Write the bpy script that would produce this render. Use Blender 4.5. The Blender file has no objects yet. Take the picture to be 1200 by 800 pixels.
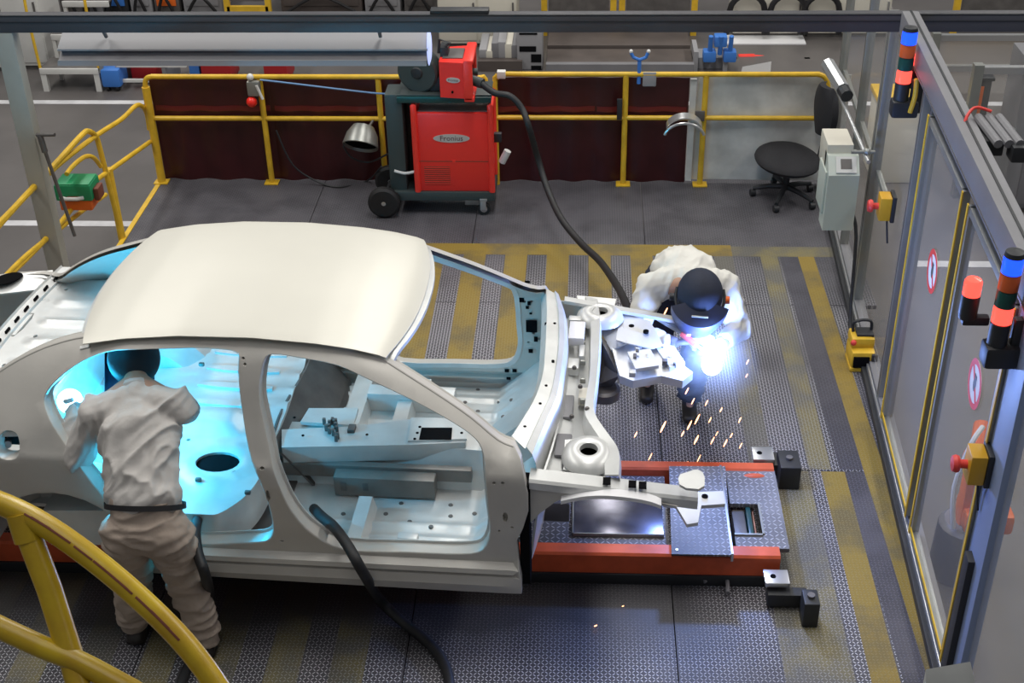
import bpy, bmesh, math, random
from mathutils import Vector, Matrix, noise
from mathutils.geometry import delaunay_2d_cdt
R=math.radians; PI=math.pi
random.seed(7)
scn=bpy.context.scene; COL=scn.collection
# ---------------------------------------------------------------- camera
FPX=1556.0; HC=4.85
def _basis():
    dy=Vector((90,-972,FPX)).normalized()
    yv=-(52*90+FPX*FPX)/-972
    dz=-Vector((52,yv,FPX)).normalized()
    dx=dy.cross(dz)
    return dx,dy,dz
DX,DY,DZ=_basis()          # world axes seen in camera axes (right, down, forward)
def c2w(v): return Vector((DX.dot(v),DY.dot(v),DZ.dot(v)))
cr,cd,cf=c2w(Vector((1,0,0))),c2w(Vector((0,1,0))),c2w(Vector((0,0,1)))
CAM=Vector((0,0,HC))
cam=bpy.data.objects.new('camera',bpy.data.cameras.new('camera')); COL.objects.link(cam)
m3=Matrix((cr,-cd,-cf)).transposed().to_4x4(); m3.translation=CAM
cam.matrix_world=m3; cam.data.lens=FPX/1200*36; cam.data.sensor_width=36
cam.data.clip_end=200; scn.camera=cam
# surveying helpers: where a sight line of the photograph meets a real plane
def ray(x,y): return c2w(Vector((x-600,y-400,FPX)))
def G(x,y,z=0.0): d=ray(x,y); return CAM+d*((z-HC)/d.z)
def GY(x,y,Y): d=ray(x,y); return CAM+d*(Y/d.y)
def GX(x,y,X): d=ray(x,y); return CAM+d*(X/d.x)
# ---------------------------------------------------------------- light
scn.view_settings.view_transform='Standard'; scn.view_settings.look='None'
scn.view_settings.gamma=1; scn.view_settings.use_curve_mapping=False
scn.view_settings.exposure=0.0
wd=bpy.data.worlds.new('hall'); scn.world=wd; wd.use_nodes=True
wd.node_tree.nodes['Background'].inputs[0].default_value=(.88,.93,1,1)
wd.node_tree.nodes['Background'].inputs[1].default_value=.11
def area(x,y,z,sx,sy,p,c=(1,.97,.92)):
    l=bpy.data.lights.new('ceiling_lamp','AREA'); l.shape='RECTANGLE'; l.size=sx; l.size_y=sy; l.energy=p; l.color=c
    o=bpy.data.objects.new('ceiling_lamp',l); COL.objects.link(o); o.location=(x,y,z)
for lx in (-7,0,7):
    for ly,pw in ((1.0,60),(7.0,275),(12.5,215),(18.5,190)):
        area(lx,ly,8.5,1.2,4.5,pw)
def point(p,e,c,r=.03):
    l=bpy.data.lights.new('arc_light','POINT'); l.energy=e; l.color=c; l.shadow_soft_size=r
    o=bpy.data.objects.new('arc_light',l); COL.objects.link(o); o.location=p; return o
ARC1=Vector((-2.521,5.314,1.154)); ARC2=G(834,428,.86)
point(ARC1+Vector((.08,.02,-.04)),82,(.01,.52,.92),.035)
point(ARC2+Vector((.0,-.0,.09)),85,(.24,.40,1),.06)
scn.cycles.use_denoising=True
scn.cycles.max_bounces=6; scn.cycles.sample_clamp_indirect=3
# ---------------------------------------------------------------- materials
def mat(name,col,rough=.5,metal=0,nz=0,ns=6,bump=0,bs=40,emit=None,es=0,spec=.5,alpha=1,trans=0,ior=1.45,col2=None):
    m=bpy.data.materials.new(name); m.use_nodes=True; t=m.node_tree; N=t.nodes; L=t.links
    b=N['Principled BSDF']; b.inputs['Base Color'].default_value=(*col,1)
    b.inputs['Roughness'].default_value=rough; b.inputs['Metallic'].default_value=metal
    b.inputs['Specular IOR Level'].default_value=spec
    if trans: b.inputs['Transmission Weight'].default_value=trans; b.inputs['IOR'].default_value=ior
    if emit: b.inputs['Emission Color'].default_value=(*emit,1); b.inputs['Emission Strength'].default_value=es
    if alpha<1: b.inputs['Alpha'].default_value=alpha
    g=N.new('ShaderNodeNewGeometry') if nz or bump else None
    if nz:
        n=N.new('ShaderNodeTexNoise'); n.inputs['Scale'].default_value=ns; n.inputs['Detail'].default_value=5
        L.new(g.outputs['Position'],n.inputs['Vector'])
        r=N.new('ShaderNodeMapRange'); r.inputs[1].default_value=.35; r.inputs[2].default_value=.68
        L.new(n.outputs[0],r.inputs[0])
        x=N.new('ShaderNodeMix'); x.data_type='RGBA'
        c2=col2 or tuple(c*(1-nz) for c in col)
        x.inputs[6].default_value=(*col,1); x.inputs[7].default_value=(*c2,1)
        L.new(r.outputs[0],x.inputs[0]); L.new(x.outputs[2],b.inputs['Base Color'])
    if bump:
        n=N.new('ShaderNodeTexNoise'); n.inputs['Scale'].default_value=bs; n.inputs['Detail'].default_value=3
        L.new(g.outputs['Position'],n.inputs['Vector'])
        u=N.new('ShaderNodeBump'); u.inputs['Strength'].default_value=bump; u.inputs['Distance'].default_value=.01
        L.new(n.outputs[0],u.inputs['Height']); L.new(u.outputs[0],b.inputs['Normal'])
    return m
M={}
M['body']=mat('zinc_body',(.60,.58,.54),.45,.25,.10,3,.04,30)
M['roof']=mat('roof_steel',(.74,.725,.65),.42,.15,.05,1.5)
M['inner']=mat('zinc_inner',(.70,.71,.70),.36,.30,.14,7,.05,25)
M['dsteel']=mat('dark_steel',(.16,.15,.145),.5,.3,.3,9)
M['hole']=mat('hole_black',(.008,.008,.009),1.0,spec=.02)
M['yellow']=mat('yellow_paint',(.80,.50,.035),.42,0,.22,9)
M['yelfg']=mat('yellow_paint_worn',(.62,.43,.02),.3,0,.5,14,.03,60,col2=(.50,.31,.02))
M['chip']=mat('chipped_rust',(.20,.06,.035),.7)
M['curt']=mat('dark_red_curtain',(.055,.008,.010),.35,0,.3,4,.1,8)
M['cband']=mat('curtain_light_streak',(.13,.012,.014),.35)  # brighter red for light coming through the curtain
M['sheet']=mat('grey_sheet',(.68,.69,.67),.5,0,.28,5)
M['red']=mat('machine_red',(.92,.045,.03),.38,0,.08,5)
M['redf']=mat('machine_red_front',(.88,.035,.025),.36)
M['blk']=mat('black_plastic',(.022,.024,.028),.5)
M['rub']=mat('black_rubber',(.016,.016,.018),.55,0,.3,30)
M['dgreen']=mat('dark_green_grey',(.045,.06,.06),.45)
M['grey']=mat('grey_paint',(.22,.22,.235),.5,.1,.12,4)
M['beam']=mat('beam_grey',(.085,.085,.095),.5,.2,.2,3)
M['lgrey']=mat('light_grey_paint',(.30,.30,.315),.5)
M['polegr']=mat('pole_grey_green',(.40,.39,.34),.5,0,.12,5)
M['msteel']=mat('mid_steel',(.22,.205,.19),.45,.3,.2,9)
M['dtrous']=mat('dark_navy_trousers',(.018,.020,.035),.85,0,.2,10,.3,25)
M['alu']=mat('aluminium',(.36,.37,.35),.38,.6,.12,6)
M['alub']=mat('bright_aluminium',(.62,.63,.64),.3,.8)
M['white']=mat('white_paint',(.70,.70,.68),.5,0,.08,4)
M['cream']=mat('cream_cabinet',(.68,.65,.56),.5,0,.06,3)
M['pale']=mat('pale_green_grey',(.55,.60,.55),.5)
M['chrome']=mat('chrome',(.7,.7,.7),.15,1)
M['orange']=mat('orange_rail',(.80,.13,.045),.45,0,.30,7)
M['brown']=mat('brown_floor',(.10,.082,.075),.6,0,.3,3)
M['blue']=mat('blue_paint',(.05,.20,.62),.45)
M['bluepost']=mat('blue_grey_post',(.24,.31,.50),.45)
M['glass']=mat('polycarbonate',(.70,.68,.65),.12,0,alpha=.10)
M['shirt']=mat('grey_work_shirt',(.58,.555,.53),.85,0,.10,6,.35,22)
M['shirt2']=mat('white_work_jacket',(.72,.71,.66),.85,0,.08,6,.3,22)
M['trous']=mat('beige_work_trousers',(.40,.325,.27),.88,0,.12,8,.4,22)
M['skin']=mat('skin',(.45,.26,.18),.55)
M['boot']=mat('boot_leather',(.02,.017,.015),.5)
M['glove']=mat('dark_leather_glove',(.11,.10,.12),.75,0,.3,20,.3,60)
M['glove1']=mat('light_leather_glove',(.42,.40,.38),.8,0,.2,20,.3,60)
M['helm']=mat('navy_helmet',(.012,.018,.05),.42)
M['seat']=mat('black_fabric',(.018,.018,.022),.85,0,.2,60,.2,150)
M['green']=mat('green_plastic',(.02,.30,.12),.4)
M['dteal']=mat('dark_teal',(.01,.06,.06),.35)
M['og']=mat('orange_plastic',(.85,.16,.02),.4)
M['arc']=mat('arc_plasma',(1,1,1),1,emit=(.75,.95,1),es=5)
M['arcb']=mat('arc_plasma_blue',(1,1,1),1,emit=(.80,.90,1),es=8)
M['spark']=mat('spark',(1,.5,.2),1,emit=(1,.42,.20),es=4.5)
M['lblue']=mat('lamp_blue',(.01,.05,.9),.2,emit=(.01,.06,1),es=2.2)
M['lred']=mat('lamp_red',(.9,.05,.03),.2,emit=(1,.07,.05),es=2.2)
M['lora']=mat('lamp_orange',(.65,.12,.03),.3)
M['signr']=mat('sign_red',(.75,.06,.05),.5)
M['paper']=mat('white_sheet_metal',(.80,.80,.82),.4)
M['bin']=mat('red_bin',(.38,.012,.016),.5)
M['cop']=mat('copper',(.45,.20,.10),.5,.4,.3,20)
M['logo']=mat('logo_grey',(.62,.58,.55),.4,.3)
M['logot']=mat('logo_text',(.13,.05,.05),.5)
M['duct']=mat('duct_grey',(.25,.25,.27),.45,.1)
M['purp']=mat('floor_line_white',(.62,.62,.64),.7,0,.25,5)
def floor_mat(name,base,worn,loz,wear_at,pitch=.0195,lozmix=1.0):
    m=bpy.data.materials.new(name); m.use_nodes=True; t=m.node_tree; N=t.nodes; L=t.links
    b=N['Principled BSDF']; g=N.new('ShaderNodeNewGeometry'); s=N.new('ShaderNodeSeparateXYZ'); L.new(g.outputs['Position'],s.inputs[0])
    def mth(op,a,b_=None,c=None):
        n=N.new('ShaderNodeMath'); n.operation=op
        for i,v in enumerate((a,b_,c)):
            if v is None: continue
            if isinstance(v,(int,float)): n.inputs[i].default_value=v
            else: L.new(v,n.inputs[i])
        return n.outputs[0]
    u=mth('DIVIDE',s.outputs[0],pitch); v=mth('DIVIDE',s.outputs[1],pitch)
    fu=mth('SUBTRACT',mth('FRACT',u),.5); fv=mth('SUBTRACT',mth('FRACT',v),.5)
    par=mth('FLOORED_MODULO',mth('ADD',mth('FLOOR',u),mth('FLOOR',v)),2.0)
    a=mth('MULTIPLY',mth('ADD',fu,fv),.7071); c=mth('MULTIPLY',mth('SUBTRACT',fu,fv),.7071)
    sgn=mth('SUBTRACT',mth('MULTIPLY',par,2),1)       # -1 / +1 swaps long and short axis
    A2=mth('MULTIPLY',a,a); C2=mth('MULTIPLY',c,c)
    la=mth('ADD',mth('MULTIPLY',A2,par),mth('MULTIPLY',C2,mth('SUBTRACT',1.0,par)))
    sh=mth('ADD',mth('MULTIPLY',C2,par),mth('MULTIPLY',A2,mth('SUBTRACT',1.0,par)))
    e=mth('ADD',mth('MULTIPLY',la,4.2),mth('MULTIPLY',sh,62.0))
    h=N.new('ShaderNodeMapRange'); h.inputs[1].default_value=1.25; h.inputs[2].default_value=.55; L.new(e,h.inputs[0])
    h=h.outputs[0]
    n=N.new('ShaderNodeTexNoise'); n.inputs['Scale'].default_value=2.2; n.inputs['Detail'].default_value=6; n.inputs['Roughness'].default_value=.62; L.new(g.outputs['Position'],n.inputs['Vector'])
    r=N.new('ShaderNodeMapRange'); r.inputs[1].default_value=wear_at; r.inputs[2].default_value=wear_at+.16; L.new(n.outputs[0],r.inputs[0])
    x=N.new('ShaderNodeMix'); x.data_type='RGBA'; x.inputs[6].default_value=(*base,1); x.inputs[7].default_value=(*worn,1); L.new(r.outputs[0],x.inputs[0])
    n2=N.new('ShaderNodeTexNoise'); n2.inputs['Scale'].default_value=.85; n2.inputs['Detail'].default_value=3; L.new(g.outputs['Position'],n2.inputs['Vector'])
    r2=N.new('ShaderNodeMapRange'); r2.inputs[1].default_value=.30; r2.inputs[2].default_value=.50; r2.inputs[3].default_value=.25; L.new(n2.outputs[0],r2.inputs[0])
    back=N.new('ShaderNodeMapRange'); back.inputs[1].default_value=9.3; back.inputs[2].default_value=8.2; back.inputs[3].default_value=.12; L.new(s.outputs[1],back.inputs[0])
    # band along the car's near side: painted-in car shadow plus grease filling the tread
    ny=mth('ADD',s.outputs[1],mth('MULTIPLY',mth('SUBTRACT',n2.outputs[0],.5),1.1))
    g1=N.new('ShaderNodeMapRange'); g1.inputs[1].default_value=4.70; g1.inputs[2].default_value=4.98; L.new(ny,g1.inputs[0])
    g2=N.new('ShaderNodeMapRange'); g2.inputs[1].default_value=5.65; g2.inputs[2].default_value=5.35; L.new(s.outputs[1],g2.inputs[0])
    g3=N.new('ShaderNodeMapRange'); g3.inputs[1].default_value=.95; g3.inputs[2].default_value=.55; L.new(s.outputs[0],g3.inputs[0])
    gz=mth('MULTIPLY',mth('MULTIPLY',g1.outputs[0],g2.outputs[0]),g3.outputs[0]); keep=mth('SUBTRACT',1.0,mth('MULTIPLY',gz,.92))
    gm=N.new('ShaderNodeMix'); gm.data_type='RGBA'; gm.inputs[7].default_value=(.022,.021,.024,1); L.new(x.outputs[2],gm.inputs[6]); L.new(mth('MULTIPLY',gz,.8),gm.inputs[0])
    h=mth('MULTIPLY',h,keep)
    lm=mth('MULTIPLY',mth('MULTIPLY',h,mth('MULTIPLY',r2.outputs[0],back.outputs[0])),lozmix)
    y=N.new('ShaderNodeMix'); y.data_type='RGBA'; y.inputs[7].default_value=(*loz,1); L.new(gm.outputs[2],y.inputs[6]); L.new(lm,y.inputs[0])
    L.new(y.outputs[2],b.inputs['Base Color'])
    L.new(mth('MULTIPLY',lm,.3),b.inputs['Metallic'])
    b.inputs['Roughness'].default_value=.52
    bu=N.new('ShaderNodeBump'); bu.inputs['Strength'].default_value=.8; bu.inputs['Distance'].default_value=.004; L.new(h,bu.inputs['Height']); L.new(bu.outputs[0],b.inputs['Normal'])
    return m
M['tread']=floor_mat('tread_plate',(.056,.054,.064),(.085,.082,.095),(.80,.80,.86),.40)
M['tyel']=floor_mat('tread_plate_yellow',(.27,.185,.030),(.15,.115,.045),(.42,.36,.20),.46,lozmix=.5)
M['tdark']=floor_mat('tread_plate_dark_stripe',(.050,.048,.062),(.075,.072,.09),(.22,.22,.27),.42,lozmix=.6)
M['tpale']=floor_mat('tread_plate_faded_yellow',(.20,.17,.075),(.12,.115,.10),(.46,.45,.44),.40,lozmix=.8)
M['tloose']=floor_mat('tread_plate_loose',(.20,.20,.21),(.13,.13,.14),(.55,.55,.58),.45,pitch=.030)
M['hall']=mat('hall_concrete',(.13,.12,.117),.42,0,.28,1.2,.03,20)
# ---------------------------------------------------------------- mesh building
WM={}
class MB:
    def __init__(s): s.v=[]; s.f=[]
    def add(s,vs,fs):
        k=len(s.v); s.v+= [Vector(v) for v in vs]; s.f+=[[i+k for i in f] for f in fs]; return s
    def box(s,a,b,bev=0,mtx=None):
        x0,y0,z0=[min(p,q) for p,q in zip(a,b)]; x1,y1,z1=[max(p,q) for p,q in zip(a,b)]
        if bev<=0:
            vs=[(x0,y0,z0),(x1,y0,z0),(x1,y1,z0),(x0,y1,z0),(x0,y0,z1),(x1,y0,z1),(x1,y1,z1),(x0,y1,z1)]
            fs=[(0,3,2,1),(4,5,6,7),(0,1,5,4),(1,2,6,5),(2,3,7,6),(3,0,4,7)]
        else:
            bm=bmesh.new(); bmesh.ops.create_cube(bm,size=1)
            for v in bm.verts: v.co=Vector(((v.co.x+.5)*(x1-x0)+x0,(v.co.y+.5)*(y1-y0)+y0,(v.co.z+.5)*(z1-z0)+z0))
            bmesh.ops.bevel(bm,geom=bm.edges[:],offset=min(bev,.45*min(x1-x0,y1-y0,z1-z0)),segments=2,affect='EDGES',profile=.6)
            bm.verts.index_update(); vs=[v.co.copy() for v in bm.verts]; fs=[[v.index for v in f.verts] for f in bm.faces]; bm.free()
        if mtx is not None: vs=[mtx@Vector(v) for v in vs]
        return s.add(vs,fs)
    def prism(s,poly,axis,a,b,mtx=None):
        n=len(poly); vs=[]
        for t in (a,b):
            for p in poly:
                vs.append({'x':(t,p[0],p[1]),'y':(p[0],t,p[1]),'z':(p[0],p[1],t)}[axis])
        fs=[[i for i in range(n)][::-1],[n+i for i in range(n)]]+[(i,(i+1)%n,n+(i+1)%n,n+i) for i in range(n)]
        if mtx is not None: vs=[mtx@Vector(v) for v in vs]
        return s.add(vs,fs)
    def tube(s,path,r,n=12,caps=True,closed=False):
        path=[Vector(p) for p in path]; rs=r if isinstance(r,(list,tuple)) else [r]*len(path); k=len(path); vs=[]; up=None
        for i,p in enumerate(path):
            if closed: t=(path[(i+1)%k]-path[i-1])
            else: t=(path[min(i+1,k-1)]-path[max(i-1,0)])
            t.normalize()
            if up is None: up=t.orthogonal().normalized()
            up=(up-t*up.dot(t)).normalized(); w=t.cross(up)
            for j in range(n):
                a=2*PI*j/n; vs.append(p+(up*math.cos(a)+w*math.sin(a))*rs[i])
        fs=[]; seg=k if closed else k-1
        for i in range(seg):
            i2=(i+1)%k
            for j in range(n): fs.append((i*n+j,i*n+(j+1)%n,i2*n+(j+1)%n,i2*n+j))
        if caps and not closed: fs.append(list(range(n))[::-1]); fs.append([(k-1)*n+j for j in range(n)])
        return s.add(vs,fs)
    def cyl(s,a,b,r,n=16,r2=None): return s.tube([a,b],[r,r if r2 is None else r2],n)
    def lathe(s,prof,o,ax=(0,0,1),n=24,sc=(1,1)):
        ax=Vector(ax).normalized(); u=ax.orthogonal().normalized(); w=ax.cross(u); o=Vector(o); vs=[]; fs=[]; k=len(prof)
        for r,h in prof:
            for j in range(n):
                a=2*PI*j/n; vs.append(o+ax*h+(u*math.cos(a)*sc[0]+w*math.sin(a)*sc[1])*r)
        for i in range(k-1):
            for j in range(n): fs.append((i*n+j,i*n+(j+1)%n,(i+1)*n+(j+1)%n,(i+1)*n+j))
        if prof[0][0]>1e-5: fs.append(list(range(n))[::-1])
        if prof[-1][0]>1e-5: fs.append([(k-1)*n+j for j in range(n)])
        return s.add(vs,fs)
    def ball(s,c,r,n=16,m=10,mtx=None):
        r=(r,r,r) if isinstance(r,(int,float)) else r; vs=[]; fs=[]
        for i in range(m+1):
            th=PI*i/m
            for j in range(n):
                a=2*PI*j/n; q=Vector((r[0]*math.sin(th)*math.cos(a),r[1]*math.sin(th)*math.sin(a),r[2]*math.cos(th)))
                if mtx is not None: q=mtx@q
                vs.append(Vector(c)+q)
        for i in range(m):
            for j in range(n): fs.append((i*n+j,(i+1)*n+j,(i+1)*n+(j+1)%n,i*n+(j+1)%n))
        return s.add(vs,fs)
    def grid(s,fn,nu,nv,th=None):
        vs=[fn(i/nu,j/nv) for i in range(nu+1) for j in range(nv+1)]
        fs=[(i*(nv+1)+j,(i+1)*(nv+1)+j,(i+1)*(nv+1)+j+1,i*(nv+1)+j+1) for i in range(nu) for j in range(nv)]
        if th is None: return s.add(vs,fs)
        th=Vector(th); k=len(vs); vs=vs+[Vector(v)+th for v in vs]
        fs2=[[a+k for a in f][::-1] for f in fs]; N_=nv+1
        bd=[(i,0) for i in range(nu)]+[(nu,j) for j in range(nv)]+[(i,nv) for i in range(nu,0,-1)]+[(0,j) for j in range(nv,0,-1)]
        bi=[i*N_+j for i,j in bd]; q=[(bi[i],bi[i]+k,bi[(i+1)%len(bi)]+k,bi[(i+1)%len(bi)]) for i in range(len(bi))]
        return s.add(vs,fs+fs2+q)
def finish(me,ang=35):
    bm=bmesh.new(); bm.from_mesh(me); bmesh.ops.remove_doubles(bm,verts=bm.verts[:],dist=1e-6); bmesh.ops.recalc_face_normals(bm,faces=bm.faces[:]); bm.to_mesh(me); bm.free()
    for p in me.polygons: p.use_smooth=True
    me.set_sharp_from_angle(angle=R(ang))
def obj(name,mb,m,parent=None,local=False,ang=35,kind=None,label=None):
    me=bpy.data.meshes.new(name)
    vs=mb.v
    if parent is not None and not local:
        inv=WM[parent].inverted(); vs=[inv@v for v in vs]
    me.from_pydata([tuple(v) for v in vs],[],[tuple(f) for f in mb.f]); me.update(); finish(me,ang)
    me.materials.append(M[m] if isinstance(m,str) else m)
    o=bpy.data.objects.new(name,me); COL.objects.link(o)
    if parent is not None: o.parent=parent; WM[o]=WM[parent]
    else: WM[o]=Matrix()
    if kind: o['kind']=kind
    if label: o['label']=label
    return o
def thing(name,label,cat,loc=(0,0,0),rz=0,group=None,kind=None):
    o=bpy.data.objects.new(name,None); COL.objects.link(o); o.location=loc; o.rotation_euler=(0,0,rz); o.empty_display_size=.1
    WM[o]=Matrix.Translation(Vector(loc))@Matrix.Rotation(rz,4,'Z')
    if label: o['label']=label; o['category']=cat
    if group: o['group']=group
    if kind: o['kind']=kind
    return o
def tag(o,label,cat,group=None,kind=None):
    o['label']=label; o['category']=cat
    if group: o['group']=group
    if kind: o['kind']=kind
    return o
def cat_rom(pts,n=6,closed=False):
    P=[Vector(p) for p in pts]; k=len(P); out=[]
    for i in range(k if closed else k-1):
        if closed: a,b,c,d=P[i-1],P[i],P[(i+1)%k],P[(i+2)%k]
        else: a,b,c,d=P[max(i-1,0)],P[i],P[i+1],P[min(i+2,k-1)]
        for j in range(n):
            t=j/n; out.append(.5*((2*b)+(c-a)*t+(2*a-5*b+4*c-d)*t*t+(3*b-a-3*c+d)*t**3))
    if not closed: out.append(P[-1])
    return out
def chaik(pts,it=2,closed=True):
    P=[Vector(p) for p in pts]
    for _ in range(it):
        Q=[]
        for i in range(len(P)):
            a,b=P[i],P[(i+1)%len(P)]; Q+= [a*.75+b*.25,a*.25+b*.75]
        P=Q
    return P
def copy_tree(o,parent=None):
    c=o.copy(); COL.objects.link(c)
    if parent is not None: c.parent=parent
    for ch in list(o.children): copy_tree(ch,c)
    return c
def text(body,size,m,parent,mtx,ext=.002):
    cu=bpy.data.curves.new('lettering','FONT'); cu.body=body; cu.size=size; cu.extrude=ext; cu.align_x='CENTER'; cu.align_y='CENTER'; cu.resolution_u=2
    o=bpy.data.objects.new('lettering',cu); COL.objects.link(o); cu.materials.append(M[m])
    me=bpy.data.meshes.new_from_object(o); bpy.data.objects.remove(o)
    o=bpy.data.objects.new('lettering',me); COL.objects.link(o); o.parent=parent
    o.matrix_local=WM[parent].inverted()@mtx; WM[o]=mtx; return o
# ================================================================ SETTING
floor=thing('floor',None,None,(0,0,0),kind='structure')
XS=[-3.62,-2.2,-.85,.5,2.12]; YS=[-1.2,.8,2.7,4.35,6.36,8.3,10.45]
for i in range(4):
    for j in range(6):
        xe=XS[i+1] if i<3 else (1.86 if j<4 else (1.95 if j==4 else 2.12))
        mb=MB().box((XS[i]+.003,YS[j]+.003,-.03),(xe-.003,YS[j+1]-.003,0))
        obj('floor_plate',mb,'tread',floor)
def stripe(x0,x1,y0,y1,m): obj('painted_stripe',MB().box((x0,y0,-.01),(x1,y1,.0012)),m,floor)
stripe(-2.9,1.16,9.03,9.21,'tyel'); stripe(1.16,1.98,9.03,9.19,'tpale')
for k in range(-9,5):
    x=-.26+.32*k
    if x<-3.3: continue
    for y0,y1 in ((6.37,9.03),(4.36,6.35),(3.0,4.34)):
        m='tyel' if x<.5 and y1>8 else ('tpale' if (y0>4 or x>-.7) else 'tyel')
        if y0<6 and -1<x: continue
        if x>.5 and y1<8: continue
        if y0==3.0 and x>-.9: continue
        if x>.95: continue
        if x>-.3 and y1>8: y0=7.6
        stripe(x,x+.17,y0,y1,m)
stripe(1.02,1.16,4.36,9.029,'tpale') ; 
stripe(1.161,1.36,4.36,6.35,'tpale')
stripe(1.435,1.575,4.36,6.35,'tyel'); stripe(1.37,1.50,6.37,9.029,'tpale')
obj('painted_stripe',MB().prism([(1.575,6.35),(1.700,6.35),(1.722,3.6),(1.60,3.6)],'z',-.01,.0011),'tdark',floor)
obj('painted_stripe',MB().prism([(1.52,9.02),(1.652,9.02),(1.700,6.37),(1.55,6.37)],'z',-.01,.0011),'tdark',floor)
obj('painted_stripe',MB().prism([(1.655,9.03),(1.775,9.03),(1.855,3.6),(1.725,3.6)],'z',-.01,.0014),'tyel',floor); stripe(1.435,1.575,3.2,4.34,'tyel')
obj('platform_edge',MB().box((-3.66,-1.2,-.40),(-3.62,10.45,.004)),'yellow',floor)
hf=obj('hall_floor',MB().box((-30,-6,-.45),(30,40,-.40)),'hall',floor)
Y1=G(80,120,-.4).y; Y2=G(60,262,-.4).y
obj('floor_line',MB().box((-9,Y1-.05,-.41),(9,Y1+.05,-.395)),'purp',floor)
obj('floor_line',MB().box((-8,Y2-.05,-.41),(-3.72,Y2+.05,-.395)),'purp',floor)
obj('floor_line',MB().box((2.6,G(1150,310,-.4).y-.05,-.41),(9,G(1150,310,-.4).y+.05,-.395)),'purp',floor)
obj('walkway',MB().box((3.05,4.0,-.41),(3.6,6.3,-.39)),'sheet',floor)
# ---------------------------------------------------------------- right glazed wall
A_=math.atan(.045)
wall=thing('wall_right',None,None,(1.81,4.80,0),-A_,kind='structure')
Wm=WM[wall]; Wi=Wm.inverted()
def WI(px,py):   # point of the partition plane seen at a pixel, in wall coordinates (x=0 plane, y along, z)
    o=Wi@CAM; d=Wi.to_3x3()@ray(px,py); return o+d*(-o.x/d.x)
def wb(name,y0,y1,z0,z1,m,x0=-.03,x1=.03,bev=0,par=wall,**k): return obj(name,MB().box((x0,y0,z0),(x1,y1,z1),bev),m,par,local=True,**k)
yend=5.5
bm_=MB().box((-.055,-3.2,2.14),(.045,3.05,2.30),.012); obj('top_beam',bm_,'grey',wall,local=True)
wb('beam_groove',-3.2,3.05,2.30,2.304,'blk',-.008,.004)
wb('beam_groove',-3.2,3.05,2.16,2.165,'dsteel',-.058,-.05)
def post(y,w=.045,x0=-.03,x1=.03,z1=2.14,m='alu'):
    o=wb('post',y-w/2,y+w/2,0,z1,m,x0,x1,.004)
    obj('post_groove',MB().box((x0-.002,y-.006,0),(x0+.002,y+.006,z1)),'dsteel',o,local=True)
    return o
yA=WI(1033,200).y; yB=WI(1000,200).y
post(3.5,.13); post(yB,.04); post(5.35,.05)
post(WI(1075,200).y,.06)
post(WI(1086,200).y,.03)
y0=WI(1075,300).y; y1=WI(1127,300).y
def leaf(ya,yb,name='door_1',yz=.34,top=2.08,bot=.10):
    d=thing(name,None,None,(0,0,0),kind='structure'); d.parent=wall; WM[d]=Wm.copy()
    for yy in (ya,yb): obj('leaf_stile',MB().box((-.045,yy-.02,bot),(-.005,yy+.02,top),.003),'alu',d,local=True)
    for zz in (bot,top-.04): obj('leaf_rail',MB().box((-.045,min(ya,yb),zz),(-.005,max(ya,yb),zz+.04),.003),'alu',d,local=True)
    for yy in (ya-.02*(1 if ya<yb else -1),yb+.02*(1 if ya<yb else -1)):
        obj('warning_strip',MB().box((-.050,yy-.011,bot),(-.044,yy+.011,top)),'yellow',d,local=True)
    obj('warning_strip',MB().box((-.050,min(ya,yb),bot+.035),(-.044,max(ya,yb),bot+.055)),'yellow',d,local=True)
    obj('pane',MB().box((-.028,min(ya,yb),bot+.04),(-.022,max(ya,yb),top-.04)),'glass',d,local=True)
    return d
leaf(WI(1073,300).y,WI(1125,300).y,'door_1')
leaf(WI(1137,300).y,-.05,'door_2')
for a_,b_ in ((3.48,yB+.02),(yB,5.3),(WI(1075,200).y+.05,3.44)):
    p=wb('pane',a_,b_,.12,2.12,'glass',-.004,.004)
wb('post',-.31,-.07,0,2.14,'bluepost',-.03,.03,.004); 
o_=wb('post',WI(1133,720).y-.05,WI(1133,720).y+.03,0,WI(1147,646).z,'blk',-.06,.0,.004)
wb('pane',-3.1,-.32,.12,2.12,'glass',-.004,.004)
post(-1.1,.05); post(-3.1,.05)
wb('bottom_rail',-3.2,5.5,0,.05,'blk',-.075,-.04,.004); wb('bottom_rail',-3.2,5.5,0,.075,'alub',-.045,-.03,.004); wb('bottom_rail',-3.2,5.5,0,.09,'grey',-.028,.04,.004)
wb('mid_rail',3.5,5.35,.02,.08,'alu',-.025,.025,.004)
wb('top_rail',3.0,5.35,1.05,1.09,'alu',.0,.03,.004)
def sign(px,py):
    c=WI(px,py); X=Vector((-.031,c.y,c.z))
    s=obj('prohibition_sign',MB().lathe([(.001,.002),(.115,.002),(.115,0)],X,(-1,0,0),n=28),'paper',wall,local=True)
    mb=MB(); k=28; vs=[]
    for r in (.119,.090):
        for j in range(k): a=2*PI*j/k; vs.append(X+Vector((-.003,r*math.cos(a),r*math.sin(a))))
    mb.add(vs,[(j,(j+1)%k,k+(j+1)%k,k+j) for j in range(k)])
    mb.box((X.x-.0035,-.09,-.011),(X.x-.0025,.09,.011),mtx=Matrix.Translation((0,X.y,X.z))@Matrix.Rotation(R(45),4,'X'))
    obj('ring',mb,'signr',s,local=True)
    mb=MB(); mb.ball(X+Vector((-.003,-.0,.0)),(.001,.025,.038),8,6)
    for k in range(4): mb.box((X.x-.0034,X.y-.018+.010*k,X.z+.01),(X.x-.0026,X.y-.012+.010*k,X.z+.048))
    obj('hand_symbol',mb,'dsteel',s,local=True)
sign(1100,318); sign(1151,450)
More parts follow.
